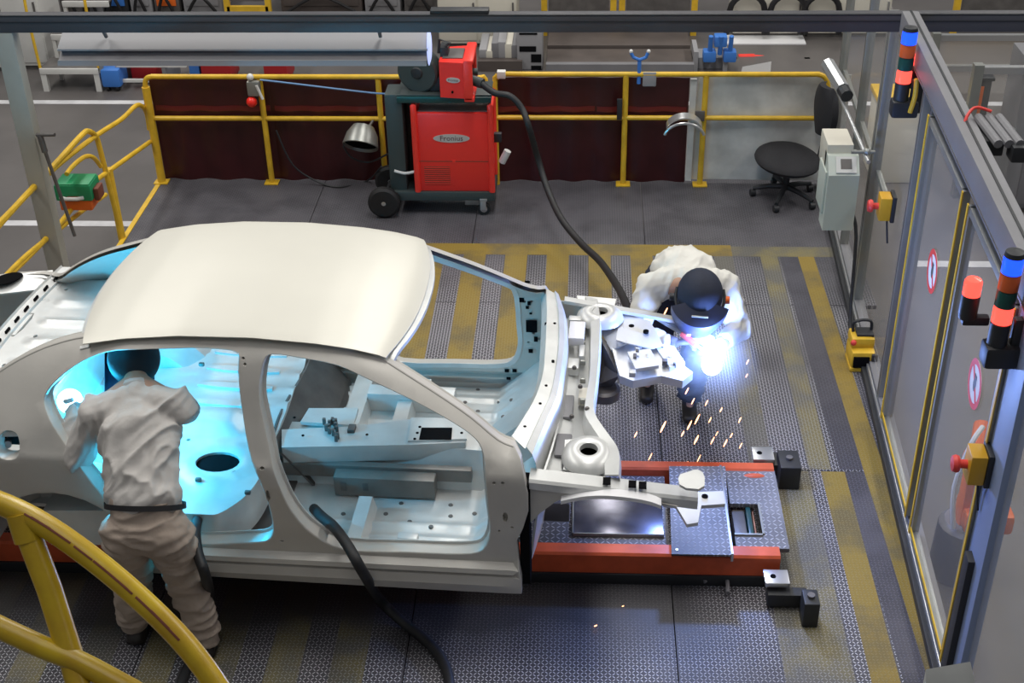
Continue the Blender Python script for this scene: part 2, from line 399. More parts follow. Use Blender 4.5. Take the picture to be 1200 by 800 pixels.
# ---------------------------------------------------------------- overhead frame
P=G(600,24,2.2); YB=P.y
bmo=thing('overhead_beam','long dark grey steel beam crossing above the welding bay, full width','beam',(-.6,YB,2.14))
obj('profile',MB().box((-5.2,YB-.05,2.14),(3.4,YB+.05,2.245),.006),'beam',bmo)
obj('groove',MB().box((-5.2,YB-.053,2.205),(3.4,YB-.049,2.212)),'blk',bmo); obj('groove',MB().box((-5.2,YB-.051,2.246),(3.4,YB-.03,2.252)),'blk',bmo)
q=GY(535,13,YB); obj('cable_carrier',MB().box((q.x-.16,YB-.04,2.245),(q.x+.2,YB+.04,2.275),.004),'blk',bmo)
pl=thing('frame_pole','tall grey-green square steel pole left of the car, carrying the overhead beam','pole',(-3.64,YB,-.4))
obj('shaft',MB().box((-3.70,YB-.05,-.4),(-3.58,YB+.05,2.14),.006),'polegr',pl)
obj('foot_plate',MB().box((-3.77,YB-.12,-.4),(-3.51,YB+.12,-.385)),'polegr',pl)
q=GY(43,158,YB-.06); obj('locking_handle',MB().cyl(q,q+Vector((.13,-.02,.01)),.012).cyl(q+Vector((.02,0,0)),q+Vector((.03,0,-.12)),.02).cyl(q+Vector((.03,0,-.1)),q+Vector((.10,.02,-.75)),.012),'dsteel',pl)
# wire trunking / luminaire under the beam
x0=GY(78,50,8.2).x; x1=GY(503,50,8.2).x
lt=thing('hanging_luminaire','long grey trough luminaire hanging under the overhead beam, its end glowing blue-white','lamp',((x0+x1)/2,8.1,1.8))
z38=GY(300,38,8.20); z58=GY(300,58,8.06); z61=GY(300,61,8.06); z70=GY(300,70,8.02); z77=GY(300,77,7.99)
obj('housing',MB().prism([(8.30,z38.z),(8.20,z38.z+.004),(8.06,z58.z),(8.09,z61.z),(8.02,z70.z),(8.02,z77.z+.02),(8.30,z77.z)],'x',x0,x1),'duct',lt)
obj('upper_shell',MB().prism([(8.195,z38.z+.008),(8.055,z58.z+.004),(8.05,z58.z-.006),(8.18,z38.z-.01)],'x',x0-.01,x1+.005),'lgrey',lt)
obj('lower_lip',MB().prism([(8.02,z70.z),(8.00,z77.z+.03),(7.985,z77.z),(8.01,z77.z)],'x',x0,x1),'lgrey',lt)
obj('end_cap',MB().lathe([(.001,.012),(.09,.010),(.12,.0)],((x1),8.17,z58.z-.02),(1,0,0),n=20),mat('lamp_end_glow',(.6,.65,.9),.4,emit=(.45,.55,1),es=.9),lt)
for hx in (x0+.3,x1-.3): obj('hanger',MB().cyl((hx,8.12,z38.z),(hx,YB+.04,2.2),.012),'dsteel',lt)
# ---------------------------------------------------------------- back fence
YF=10.30; RT=.975
def zf(px,py): return GY(px,py,YF)
def rail(pts,r=.021,n=10): return MB().tube(cat_rom(pts,4),r,n)
xl=zf(190,217).x; xr_=zf(485,90).x
F1=thing('guard_fence','yellow tubular guard fence behind the car, left section with rounded corner','fence',(xl,YF,0))
zt=zf(400,90).z; zm=zf(400,139).z
obj('top_rail',rail([(xl,YF,zt-.10),(xl+.015,YF,zt-.03),(xl+.07,YF,zt),(xl+.3,YF,zt),(xr_,YF,zt)]),'yellow',F1)
obj('mid_rail',rail([(xl,YF,zm),(xr_+.3,YF,zm)]),'yellow',F1)
for px in (190,319,452):
    x=zf(px,214).x; o=obj('post',MB().tube([(x,YF,0),(x,YF,zt-.02 if px>200 else zt-.09)],.024 if px>200 else .034,12),'yellow',F1)
    obj('base_plate',MB().box((x-.06,YF-.05,0),(x+.06,YF+.05,.012),.003),'yellow',F1)
xa=zf(583,215).x; xb=zf(968,120).x; zt2=zf(730,87).z; zm2=zf(730,138).z
F2_=thing('guard_fence','yellow tubular guard fence behind the car, right section between red machine and glass wall','fence',(xa,YF,0))
obj('top_rail',rail([(xa,YF,.0),(xa,YF,zt2-.10),(xa+.02,YF,zt2-.03),(xa+.08,YF,zt2),(xa+.4,YF,zt2),(xb-.3,YF,zt2),(xb-.09,YF,zt2),(xb-.02,YF,zt2-.04),(xb,YF,zt2-.12),(xb,YF,zt2-.3)]),'yellow',F2_)
obj('mid_rail',rail([(xa,YF,zm2),(xb-.04,YF,zm2)]),'yellow',F2_)
for px in (730,820):
    x=zf(px,214).x; obj('post',MB().tube([(x,YF,0),(x,YF,zt2-.01)],.024,12),'yellow',F2_); obj('base_plate',MB().box((x-.06,YF-.05,0),(x+.06,YF+.05,.012),.003),'yellow',F2_)
x=zf(578,120).x; obj('end_post',rail([(x-.30,YF,zt2-.02),(x-.12,YF,zt2-.03),(x-.05,YF,zt2-.12),(x-.05,YF,0)]),'yellow',F2_)
obj('pipe_clamp',MB().box((xa+.02,YF-.03,zt2-.03),(xa+.09,YF+.03,zt2+.03),.006),'white',F2_)
obj('latch',MB().box((zf(723,125).x,YF-.05,zf(723,138).z),(zf(729,125).x,YF-.02,zf(729,114).z),.004),'blk',F2_)
def curtain(name,label,pxa,pxb,m,yo=.06,ztop=.93,amp=.018,per=.30,zb=.004,cat='curtain',grp=None):
    xa_,xb_=zf(pxa,150).x,zf(pxb,150).x; n=max(8,int((xb_-xa_)/.035))
    def fn(u,v):
        x=xa_+(xb_-xa_)*u; z=ztop*(1-v)+zb*v
        return (x,YF+yo+amp*math.sin(x*2*PI/per+.4*math.sin(x*5))*(.4+.6*v),z)
    o=tag(obj(name,MB().grid(fn,n,8,th=(0,.004,0)),m,ang=60),label,cat,grp)
    if m=='curt': obj('light_streak_band',MB().grid(lambda u,v:tuple(Vector(fn(.02+.96*u,.27+.05*v))+Vector((0,-.004,0))),n,2,th=(0,.002,0)),'cband',o)  # light showing through the cloth, painted as a brighter strip
    return o
curtain('welding_curtain','dark red welding curtain behind the left fence section, left of the middle post',181,320,'curt')
curtain('welding_curtain','dark red welding curtain behind the left fence section, beside the red machine',319,500,'curt')
curtain('welding_curtain','dark red welding curtain from the red machine to the yellow fence post at mid fence',580,699,'curt')
curtain('welding_curtain','dark red welding curtain between mid fence post and pale metal screen',697,806,'curt')
pn=thing('pale_metal_screen','pale scuffed sheet metal screen behind the right end of the fence','screen',(zf(880,215).x,YF+.05,0))
pa=zf(803,215).x; pb=zf(984,215).x
obj('sheet',MB().grid(lambda u,v:(pa+(pb-pa)*u+(.07*v*(1-u) if u<.15 else 0),YF+.045+.01*math.sin(u*7+v*2),.03+.93*v),24,8,th=(0,.006,0)),'sheet',pn)
obj('edge_flange',MB().box((pa,YF+.02,.03),(pa+.05,YF+.045,.93)),'sheet',pn)
# side guard at the left edge of the platform and the stair rails
XL=-3.66
def lx(px,py): return GX(px,py,XL)
S1=thing('side_guard_rail','yellow tubular guard rail along the left platform edge beside the grey pole','railing',(XL,9.27,0))
obj('top_rail',rail([lx(175,152),lx(172,134),lx(167,125),lx(159,124),lx(142,140),lx(114,158),lx(72,190),lx(40,220),lx(0,260),lx(-40,300)],.019),'yellow',S1)
obj('arch_rail',rail([lx(143,278),lx(118,178),lx(112,160),lx(104,154),lx(96,158),lx(64,193),lx(20,240),lx(-20,285)],.021),'yellow',S1)
obj('mid_rail',rail([lx(176,166),lx(124,203),lx(105,218),lx(70,262),lx(25,309),lx(-20,350)],.019),'yellow',S1)
obj('mid_arch',rail([lx(118,195),lx(110,185),lx(102,183),lx(94,187),lx(84,196),lx(78,204)],.017),'yellow',S1)
obj('lower_rail',rail([lx(124,228),lx(98,246),lx(70,268),lx(30,300),lx(0,330)],.017),'yellow',S1)
q=lx(143,279); obj('post',MB().tube([(XL,q.y,-.38),(XL,q.y,.6)],.030,12),'yellow',S1)
q=lx(60,245); q2=lx(49,210); obj('post',MB().tube([(XL,q.y,-.38),(XL,q2.y,q2.z)],.024,12),'yellow',S1)
# hand rail close to the viewer
def dpt(px,py,d): r=ray(px,py); r=r/FPX; return CAM+r*d
FR=thing('hand_rail','thick worn yellow hand rail in the near lower corner, curving downwards','railing',dpt(90,800,2.75)-Vector((0,0,1.6)))
top_=[(-90,555),(-30,578),(20,598),(60,620),(100,648),(140,680),(180,716),(215,752),(245,790),(270,830),(295,880),(315,940)]
tp=cat_rom([dpt(x,y,2.75) for x,y in top_],4)
obj('top_rail',MB().tube(tp,.0245,18),'yelfg',FR)
obj('mid_rail',MB().tube(cat_rom([dpt(x,y,2.75) for x,y in ((-90,692),(0,735),(50,758),(85,772),(130,795),(180,825),(240,880))],4),.0235,16),'yelfg',FR)
obj('post',MB().tube([dpt(28,612,2.76),dpt(58,690,2.76),dpt(85,775,2.76),dpt(100,830,2.74),dpt(128,930,2.70)],.026,16),'yelfg',FR)
obj('weld_collar',MB().tube([dpt(24,600,2.75),dpt(34,632,2.76)],.030,16),'yelfg',FR)
mb=MB()
for i in range(10,len(tp)-18):
    if random.random()<.62:
        t=(tp[i+1]-tp[i]).normalized(); upv=Vector((-.2,-.55,.83)); upv=(upv-t*upv.dot(t)).normalized(); w=t.cross(upv)
        q=tp[i]+upv*.0243; l_=.016+.02*random.random(); a=.25*random.random()
        mb.box((-l_,-.0022-.002*random.random(),-.0012),(l_,.002,.0012),.0006,mtx=Matrix((t,w,upv)).transposed().to_4x4() if False else (Matrix.Translation(q)@Matrix((t,w,upv)).transposed().to_4x4()))
obj('paint_chips',mb,'chip',FR,kind='stuff')
# ================================================================ HALL BEYOND THE FENCE
ZG=-.40
def bgb(name,label,cat,px0,px1,pyt,pyb,dep,m,grp=None,bev=.015,z0=ZG):
    b=G((px0+px1)/2,pyb,z0); xa_=GY(px0,pyb,b.y).x; xb_=GY(px1,pyb,b.y).x; zt_=GY((px0+px1)/2,pyt,b.y).z
    t=thing(name,label,cat,((xa_+xb_)/2,b.y+dep/2,z0),group=grp)
    return t,xa_,xb_,b.y,zt_
def cab(name,label,cat,px0,px1,pyt,pyb,dep,m,doors=2,grp=None,z0=ZG):
    t,xa_,xb_,y_,zt_=bgb(name,label,cat,px0,px1,pyt,pyb,dep,m,grp,z0=z0)
    obj('carcass',MB().box((xa_,y_,z0+.05),(xb_,y_+dep,zt_),.01),m,t); obj('plinth',MB().box((xa_+.02,y_+.03,z0),(xb_-.02,y_+dep,z0+.06)),'dsteel',t)
    w_=(xb_-xa_)/doors
    for i in range(doors):
        d=obj('door',MB().box((xa_+w_*i+.012,y_-.014,z0+.09),(xa_+w_*(i+1)-.012,y_,zt_-.03),.006),m,t)
        obj('handle',MB().box((xa_+w_*(i+1)-.05,y_-.03,(z0+zt_)/2-.06),(xa_+w_*(i+1)-.03,y_-.012,(z0+zt_)/2+.06)),'dsteel',d)
    return t,xa_,xb_,y_,zt_
cab('control_cabinet','tall white control cabinet at the far left beside the white steps','cabinet',16,60,-70,82,.6,'white',1)
cab('control_cabinet','white control cabinet partly hidden at the far left edge behind the pole','cabinet',-45,8,-60,84,.6,'white',1)
def steps(name,label,cols,x0p,x1p,pyb):
    b=G((x0p+x1p)/2,pyb,ZG); xa_=GY(x0p,pyb,b.y).x; xb_=GY(x1p,pyb,b.y).x; t=thing(name,label,'steps',((xa_+xb_)/2,b.y+.4,ZG))
    for i in range(3):
        y_=b.y+.34*i; z_=ZG+.26*(i+1); s_=obj('step',MB().box((xa_+(.0 if i==0 else .06*i),y_,z_-.02),(xb_,y_+.36,z_),.004),'dsteel',t)
        obj('nosing',MB().box((xa_+.06*i,y_-.02,z_-.06),(xb_,y_,z_+.004),.004),'white',t)
    for x in (xa_+.03,xb_-.03): 
        obj('leg',MB().box((x-.03,b.y-.01,ZG),(x+.03,b.y+.04,ZG+.22)),'white',t); 
    for x in (xa_,xb_): obj('hand_rail',MB().tube(cat_rom([(x,b.y+.02,ZG+.26),(x-.02,b.y+.05,ZG+1.15),(x-.02,b.y+.4,ZG+1.45),(x-.02,b.y+1.0,ZG+1.9)],3),.017,8),'yellow',t)
    for i in (1,2): obj('riser_frame',MB().box((xa_+.06*i,b.y+.34*i-.01,ZG),(xa_+.06*i+.04,b.y+.34*i+.03,ZG+.26*i+.2)),'white',t)
    return t
steps('access_steps','white framed access steps with dark treads and yellow hand rails beside the white cabinet',3,52,120,107)
# rack with red bins
t,xa_,xb_,y_,zt_=bgb('bin_rack','low white rack holding red bins behind the left fence','rack',142,196,78,104,.5,'white')
for i in range(3): obj('shelf_bar',MB().box((xa_,y_-.02,ZG+.08+.17*i),(xb_+.25,y_+.02,ZG+.11+.17*i)),'white',t)
for x in (xa_,xb_): obj('upright',MB().box((x-.02,y_-.02,ZG),(x+.02,y_+.5,zt_)),'grey',t)
def binb(label,px0,px1,pyt,pyb,m='bin',g='red bins'):
    b=G((px0+px1)/2,pyb,ZG); xa_=GY(px0,pyb,b.y).x; xb_=GY(px1,pyb,b.y).x; zt_=GY(px0,pyt,b.y).z
    mb=MB().box((xa_,b.y,ZG+.03),(xb_,b.y+.4,zt_),.01)
    t=thing('parts_bin',label,'bin',((xa_+xb_)/2,b.y+.2,ZG),group=g); obj('tub',mb,m,t); obj('rim',MB().box((xa_-.015,b.y-.015,zt_-.04),(xb_+.015,b.y+.41,zt_),.005),m,t)
    obj('foot',MB().box((xa_+.02,b.y+.02,ZG),(xb_-.02,b.y+.38,ZG+.03)),'blk',t)
binb('red parts bin behind the fence, just left of the yellow upright',238,272,60,100)
binb('red parts bin behind the fence, just right of the hanging pull switch',311,338,60,100)
binb('red parts bin sitting behind the low white rack',156,186,62,98)
binb('blue parts bin between the red bins behind the left fence',224,236,70,98,'blue','blue bins')
t,xa_,xb_,y_,zt_=bgb('cleaning_trolley','small grey and blue trolley beside the white steps','trolley',121,143,80,108,.3,'blue')
obj('tub',MB().box((xa_,y_,ZG+.05),(xb_,y_+.3,ZG+.25),.03),'blue',t); obj('handle',MB().tube([(xa_,y_+.05,ZG+.2),(xa_+.03,y_+.1,ZG+.6),(xb_,y_+.15,ZG+.75)],.03,8),'alu',t)
for x in (xa_+.05,xb_-.05): obj('wheel',MB().cyl((x-.015,y_+.05,ZG+.04),(x+.015,y_+.05,ZG+.04),.04,12),'blk',t)
# low platform with barrier in the middle back
t,xa_,xb_,y_,zt_=bgb('conveyor_pit','low brown steel conveyor deck behind the mid fence','conveyor',640,812,50,84,1.6,'brown')
for i in range(4): obj('deck_slat',MB().box((xa_,y_+.52*i,ZG),(xb_,y_+.52*i+.46,ZG+.10+.02*i),.01),'brown',t)
obj('kerb',MB().box((xa_,y_-.1,ZG),(xb_,y_-.02,ZG+.12)),'grey',t)
def barrier(label,px0,px1,py,pyb,g=None):
    b=G((px0+px1)/2,pyb,ZG); xa_=GY(px0,pyb,b.y).x; xb_=GY(px1,pyb,b.y).x
    t=thing('safety_barrier',label,'barrier',((xa_+xb_)/2,b.y,ZG))
    for x in (xa_,xb_): obj('post',MB().box((x-.035,b.y-.03,ZG),(x+.035,b.y+.03,ZG+1.1)),'yellow',t)
    obj('rail',MB().box((xa_,b.y-.03,ZG+.05),(xb_,b.y+.03,ZG+.14)),'yellow',t); obj('rail',MB().box((xa_,b.y-.03,ZG+1.02),(xb_,b.y+.03,ZG+1.1)),'yellow',t)
    obj('infill',MB().box((xa_+.05,b.y-.005,ZG+.2),(xb_-.05,b.y+.005,ZG+.95)),'dsteel',t)
barrier('yellow framed barrier behind the conveyor deck, left of the pair',638,718,0,41)
barrier('yellow framed barrier behind the conveyor deck, right of the pair',728,812,0,41)
barrier('yellow framed barrier at the far right beyond the glass wall',1116,1215,0,41)
barrier('yellow framed barrier above the red bins at the back left',268,316,-30,20)
cab('machine_cabinet','cream machine cabinet behind the red wire feeder','cabinet',515,606,-40,56,.7,'cream',2)
t,xa_,xb_,y_,zt_=bgb('hydraulic_unit','light grey hydraulic unit with dark openings right of the red feeder','machine',606,636,30,82,.4,'lgrey')
obj('block',MB().box((xa_,y_,ZG),(xb_,y_+.4,zt_),.02),'lgrey',t)
hh=zt_-ZG
for a_,b_,c_,d_ in ((.1,.75,.42,.54),(.55,.95,.18,.36),(.55,.95,.0,.1),(.1,.8,.8,.84)): obj('opening',MB().box((xa_+(xb_-xa_)*a_,y_-.006,ZG+hh*c_),(xa_+(xb_-xa_)*b_,y_-.001,ZG+hh*d_)),'hole',t)
t,xa_,xb_,y_,zt_=bgb('pallet_load','pallet of grey machine parts behind the red feeder','pallet',560,612,58,84,.8,'lgrey')
obj('pallet',MB().box((xa_,y_,ZG),(xb_,y_+.8,ZG+.12)),'brown',t)
for k in range(7):
    x=xa_+(xb_-xa_)*(k/7+.02); obj('part',MB().box((x,y_+.1,ZG+.12),(x+.09,y_+.5+.2*random.random(),ZG+.2+.12*random.random()),.01),('lgrey','cream','grey')[k%3],t)
cab('robot_controller','white robot controller cabinet with black cable loops, left of two','cabinet',858,938,-30,44,.6,'cream',1)
cab('robot_controller','white robot controller cabinet with black cable loops, right of two','cabinet',944,1040,-30,44,.6,'cream',1)
for (xp,lab) in ((877,'left'),(925,'middle'),(965,'right')):
    p=G(xp,44,ZG); y_=p.y-.10; q=GY(xp,-5,y_)
    tag(obj('cable_loop',MB().tube(cat_rom([(q.x-.22,y_,q.z-.45),(q.x-.18,y_,q.z-.1),(q.x,y_-.02,q.z+.02),(q.x+.18,y_,q.z-.1),(q.x+.22,y_,q.z-.45)],4),.035,8),'rub'),'thick black cable loop hanging on the white controllers, %s one'%lab,'cable')
t,xa_,xb_,y_,zt_=bgb('roller_table','long light grey roller table behind the pale sheet panel','table',856,952,46,70,.9,'alub')
obj('top',MB().box((xa_,y_,zt_-.35),(xb_,y_+.35,zt_-.28),.01),'paper',t); obj('back_rail',MB().box((xa_,y_+.5,zt_-.30),(xb_,y_+.8,zt_-.22),.01),'paper',t); obj('apron',MB().box((xa_,y_-.02,zt_-.5),(xb_,y_,zt_-.30)),'lgrey',t)
for x in (xa_+.05,xb_-.05):
    for yy in (y_+.03,y_+.75): obj('leg',MB().box((x-.03,yy,ZG),(x+.03,yy+.05,zt_-.3)),'alu',t)
tag(obj('red_torch',MB().cyl((xa_+.1,y_+.12,zt_-.25),(xa_+.28,y_+.13,zt_-.25),.035).cyl((xa_+.28,y_+.13,zt_-.25),(xa_+.42,y_+.14,zt_-.25),.025,r2=.01),'red'),'small red and black hand tool lying on the roller table','tool')
t,xa_,xb_,y_,zt_=bgb('fixture_stand','grey fixture stand with blue clamps behind the dark curtain','fixture',812,852,40,84,.5,'lgrey')
obj('frame',MB().box((xa_,y_,ZG),(xa_+.05,y_+.4,zt_-.2)).box((xb_-.05,y_,ZG),(xb_,y_+.4,zt_-.2)).box((xa_,y_+.1,zt_-.5),(xb_,y_+.4,zt_-.3),.01),'lgrey',t)
for i in range(3): 
    x=xa_+.1+.11*i; obj('clamp',MB().box((x,y_-.05,ZG+.12+.17*(i%2)),(x+.14,y_+.1,ZG+.24+.17*(i%2)),.02).cyl((x+.07,y_,ZG+.2),(x+.07,y_-.05,ZG+.42),.025),'blue',t)
q=GY(880,78,10.9); pp=[GY(x,y,10.75) for x,y in ((850,85),(905,85),(904,72),(870,78))]; pp[0].z=pp[1].z=-.4
tag(obj('sheet_metal_offcut',MB().add([p for p in pp]+[p+Vector((0,.01,-.01)) for p in pp],[(0,1,2,3),(7,6,5,4),(0,4,5,1),(1,5,6,2),(2,6,7,3),(3,7,4,0)]),'paper'),'white sheet metal offcut standing behind the sheet panel','sheet')
# blue clamp on fence
q=zf(749,84); t=thing('fence_clamp','blue clamp with two white tips standing on the mid fence rail','clamp',q)
obj('stem',MB().cyl(q+Vector((0,0,-.10)),q+Vector((0,0,.09)),.016),'blue',t); obj('arms',MB().tube([q+Vector((-.07,0,.16)),q+Vector((-.05,0,.12)),q+Vector((0,0,.10)),q+Vector((.05,0,.12)),q+Vector((.07,0,.17))],.014,8),'blue',t)
for sx in (-.07,.07): obj('tip',MB().ball(q+Vector((sx,0,.17)),.017,8,6),'white',t)
obj('clamp_pad',MB().box(q+Vector((.03,-.02,-.12)),q+Vector((.14,.0,0)),.01),'lgrey',t)
# back left clutter: row of racks
for k,(a_,b_,m,lab) in enumerate(((72,98,'dsteel','dark equipment rack right of the white steps'),(100,122,'grey','grey equipment rack at the back left'),(124,152,'blk','black equipment rack with blue panel at the back left'),(154,180,'lgrey','narrow light grey machine column at the back left'),(182,212,'dsteel','dark machine block left of the light machine hood'),(216,262,'lgrey','light machine hood at the back'),(330,425,'brown','wide brown steel container at the back'),(428,470,'lgrey','grey gantry leg at the back middle'),(474,512,'dsteel','dark cable cabinet left of the cream cabinet'))):
    t,xa_,xb_,y_,zt_=bgb('equipment_rack',lab,'machine',a_,b_,-30,16,.8,m)
    obj('housing',MB().box((xa_,y_,ZG),(xb_,y_+.8,zt_),.03),m,t)
    for i in range(3): obj('panel',MB().box((xa_+.04,y_-.015,ZG+.1+.32*i),(xb_-.04,y_,ZG+.36+.32*i),.01),('blue' if k==2 and i==0 else ('og' if k==4 and i==0 else m)),t)
    obj('hose',MB().tube(cat_rom([(xa_+.06,y_-.05,ZG+.02),((xa_+xb_)/2,y_-.10,ZG+.25),(xb_-.08,y_-.05,ZG+.04)],4),.02,8),'rub',t)
# hall beyond the glass wall
def frame_r(label,px0,px1,pyt,pyb):
    b=G((px0+px1)/2,pyb,ZG); xa_=GY(px0,pyb,b.y).x; xb_=GY(px1,pyb,b.y).x; zt_=GY(px0,pyt,b.y).z
    t=thing('aluminium_guard',label,'guard',((xa_+xb_)/2,b.y,ZG))
    for x in (xa_,xb_): obj('post',MB().box((x-.04,b.y-.04,ZG),(x+.04,b.y+.04,zt_)),'alu',t)
    for z in (zt_-.05,(zt_+ZG)/2): obj('rail',MB().box((xa_,b.y-.03,z-.03),(xb_,b.y+.03,z+.03)),'alub',t)
    obj('pane',MB().box((xa_,b.y-.003,ZG+.1),(xb_,b.y+.003,zt_-.06)),'glass',t)
frame_r('aluminium framed clear guard beyond the wall, nearer one',1120,1180,75,230)
frame_r('aluminium framed clear guard beyond the wall, farther wide one',1085,1235,38,120)
t,xa_,xb_,y_,zt_=bgb('light_curtain_post','black light curtain column with orange strip beyond the glass wall','sensor',1132,1144,95,200,.08,'blk')
obj('column',MB().box((xa_,y_,ZG),(xb_,y_+.1,zt_),.01),'blk',t); obj('strip',MB().box((xa_-.02,y_-.004,ZG+.3),(xa_+.03,y_+.04,zt_-.05)),'og',t); obj('cap',MB().box((xa_-.02,y_-.01,zt_),(xb_+.02,y_+.11,zt_+.03),.005),'blk',t)
cab('grey_cabinet','grey steel cabinet at the right edge beyond the glass wall','cabinet',1186,1260,88,250,.8,'grey',1)
t,xa_,xb_,y_,zt_=bgb('yellow_stand','yellow steel stand seen through the glass wall behind the light grey box','stand',1022,1068,128,215,.5,'cream')
obj('box',MB().box((xa_,y_,ZG),(xb_,y_+.5,zt_),.02),'cream',t); obj('lid',MB().box((xa_-.02,y_-.02,zt_),(xb_+.02,y_+.5,zt_+.05),.01),'yellow',t)
# robot beyond the glass, low right
def GG(px,py,X): return GX(px,py,X)
c=G(1120,668,-.4)+Vector((0,0,.35)); rb=thing('orange_robot','orange robot arm on a grey base seen low through the glass door','robot',c-Vector((0,0,.35)))
obj('base',MB().lathe([(.16,-.35),(.15,0),(.12,.03)],c,n=16),'grey',rb)
obj('lower_arm',MB().box(c+Vector((-.06,-.06,.0)),c+Vector((.06,.06,.42)),.03,mtx=Matrix.Identity(4)),'og',rb)
obj('elbow',MB().ball(c+Vector((0,0,.45)),.09,12,8),'og',rb)
obj('upper_arm',MB().tube([c+Vector((0,0,.45)),c+Vector((.05,.2,.55))],[.06,.045],10),'og',rb)
obj('turret',MB().box(c+Vector((-.05,-.14,.03)),c+Vector((.22,.10,.16)),.03),'og',rb)
obj('cable',MB().tube(cat_rom([c+Vector((-.1,-.1,.05)),c+Vector((-.12,-.05,.3)),c+Vector((-.06,0,.55)),c+Vector((.02,.1,.6))],4),.015,8),'white',rb)
# ================================================================ CAR BODY
O=Vector((-1.0,5.74,0)); TH=R(-2.5)
car=thing('car_body','bare grey metal saloon car body shell without doors, glass or wheels, standing on orange rails','car',O,TH)
CI=WM[car].inverted(); CLc=CI@CAM
ZP=[.2,.37,.385,.46,.505,.512,.522,.53,.555,.575,.62,.75,1.0,1.08,1.12,1.2,1.3,1.4,1.5,1.58,1.70]
WP=[.78,.85,.885,.912,.900,.884,.884,.908,.902,.866,.868,.88,.876,.868,.842,.80,.745,.70,.65,.60,.55]
def interp(x,X,Y):
    if x<=X[0]: return Y[0]
    for i in range(1,len(X)):
        if x<=X[i]: return Y[i-1]+(Y[i]-Y[i-1])*(x-X[i-1])/(X[i]-X[i-1])
    return Y[-1]
def wid(x,z):
    t=max(0,(-1.3-x))/1.3; u=max(0,x-.9)/1.2
    return interp(z,ZP,WP)*(1-.07*t*t-.05*u*u)
def side(px,py,off=0.0):        # sight line meets the near body side, off = distance inside it
    d=(CI.to_3x3()@ray(px,py)).normalized(); lo,hi=1.,12.
    for _ in range(50):
        m=(lo+hi)/2; q=CLc+d*m
        if q.y+wid(q.x,q.z)-off>0: hi=m
        else: lo=m
    return CLc+d*lo
def S2(pts,off=0): return [(lambda q:Vector((q.x,q.z)))(side(x,y,off)) for x,y in pts]
def CZ(px,py,z): return CI@G(px,py,z)
def CYp(px,py,y):
    d=CI.to_3x3()@ray(px,py); return CLc+d*((y-CLc.y)/d.y)
front_open=S2([(309,421),(303,445),(303,475),(313,520),(325,568),(341,600),(368,628),(405,645),(480,648),(540,650),(566,645),(575,625),(573,600),(571,575),(569,548),(565,527),(550,510),(515,487),(475,465),(430,443),(395,428),(350,419),(320,415)])
rear_open=S2([(279,414),(250,409),(220,408),(160,410),(125,415),(90,430),(60,453),(48,470),(53,486),(66,508),(88,542),(116,577),(140,606),(180,628),(230,638),(285,637),(313,634),(321,622),(318,600),(306,565),(292,525),(284,475),(280,435)])
fuel=chaik(S2([(-4,506),(23,506),(25,540),(-4,540)]),2)
arch=[Vector((-1.5+.375*math.cos(PI*t/14),.515+.372*math.sin(PI*t/14))) for t in range(15)]
top=[(.73,1.19),(.658,1.215),(.529,1.302),(.389,1.385),(.229,1.471),(.10,1.536),(-.03,1.575),(-.2,1.602),(-.474,1.622),(-.879,1.63),(-1.12,1.622),(-1.332,1.568),(-1.464,1.523),(-1.589,1.478),(-1.717,1.415),(-1.85,1.33),(-1.98,1.225),(-2.08,1.175),(-2.3,1.155),(-2.5,1.12)]
rearend=[(-2.57,1.0),(-2.59,.8),(-2.56,.6),(-2.48,.47),(-2.2,.45),(-1.9,.47)]
EX=[-1.50,-1.32,-1.12,-.85,-.5,-.2,-.03,.13,.3]; EZ=[1.50,1.564,1.602,1.628,1.632,1.612,1.590,1.553,1.49]
top=[tuple(q) for q in cat_rom([Vector((x,min(z-.012,interp(x,EX,EZ)-.012 if -1.34<x<.13 else 9))) for x,z in top],3)]; TOPC=[Vector(q) for q in top if q[0]>-2.15]
outline=[Vector(p) for p in top]+[Vector(p) for p in rearend]+arch[::-1]+[Vector(p) for p in [(-1.11,.425),(-.6,.415),(0,.405),(.5,.40),(.765,.40),(.765,.50),(.752,.60),(.745,.72),(.775,.80),(.80,.90),(.80,1.0),(.785,1.08),(.765,1.15)]]
def resamp(p,closed=True,step=.035):
    out=[]
    for i in range(len(p)):
        a,b=p[i],p[(i+1)%len(p)]; n=max(1,int((b-a).length/step))
        out+=[a.lerp(b,j/n) for j in range(n)]
    return out
fo=resamp(cat_rom(front_open,3,True),step=.03); ro=resamp(cat_rom(rear_open,3,True),step=.03)
def slot(cx,cz,w,h,n=8): return [Vector((cx+w*math.cos(2*PI*i/n+.39),cz+h*math.sin(2*PI*i/n+.39))) for i in range(n)]
def sl(px,py,w,h): q=side(px,py); return slot(q.x,q.z,w,h)
holes=[fo,ro,fuel,sl(314,581,.011,.035),sl(307,549,.012,.010),sl(285,420,.008,.008),sl(287,427,.008,.008),sl(592,606,.013,.03),sl(579,566,.009,.008),sl(589,566,.009,.008),sl(600,618,.007,.006),sl(585,622,.007,.006),sl(330,634,.012,.006)]
holes=[h for h in holes]
outl=resamp(cat_rom(outline,1,True))
def inside(p,poly):
    c=False; n=len(poly); j=n-1
    for i in range(n):
        a,b=poly[i],poly[j]
        if (a.y>p.y)!=(b.y>p.y) and p.x<(b.x-a.x)*(p.y-a.y)/(b.y-a.y)+a.x: c=not c
        j=i
    return c
def area2(p): return sum(p[i].x*p[(i+1)%len(p)].y-p[(i+1)%len(p)].x*p[i].y for i in range(len(p)))/2
def dseg(p,loops):
    return min((p-q).length for l in loops for q in l)
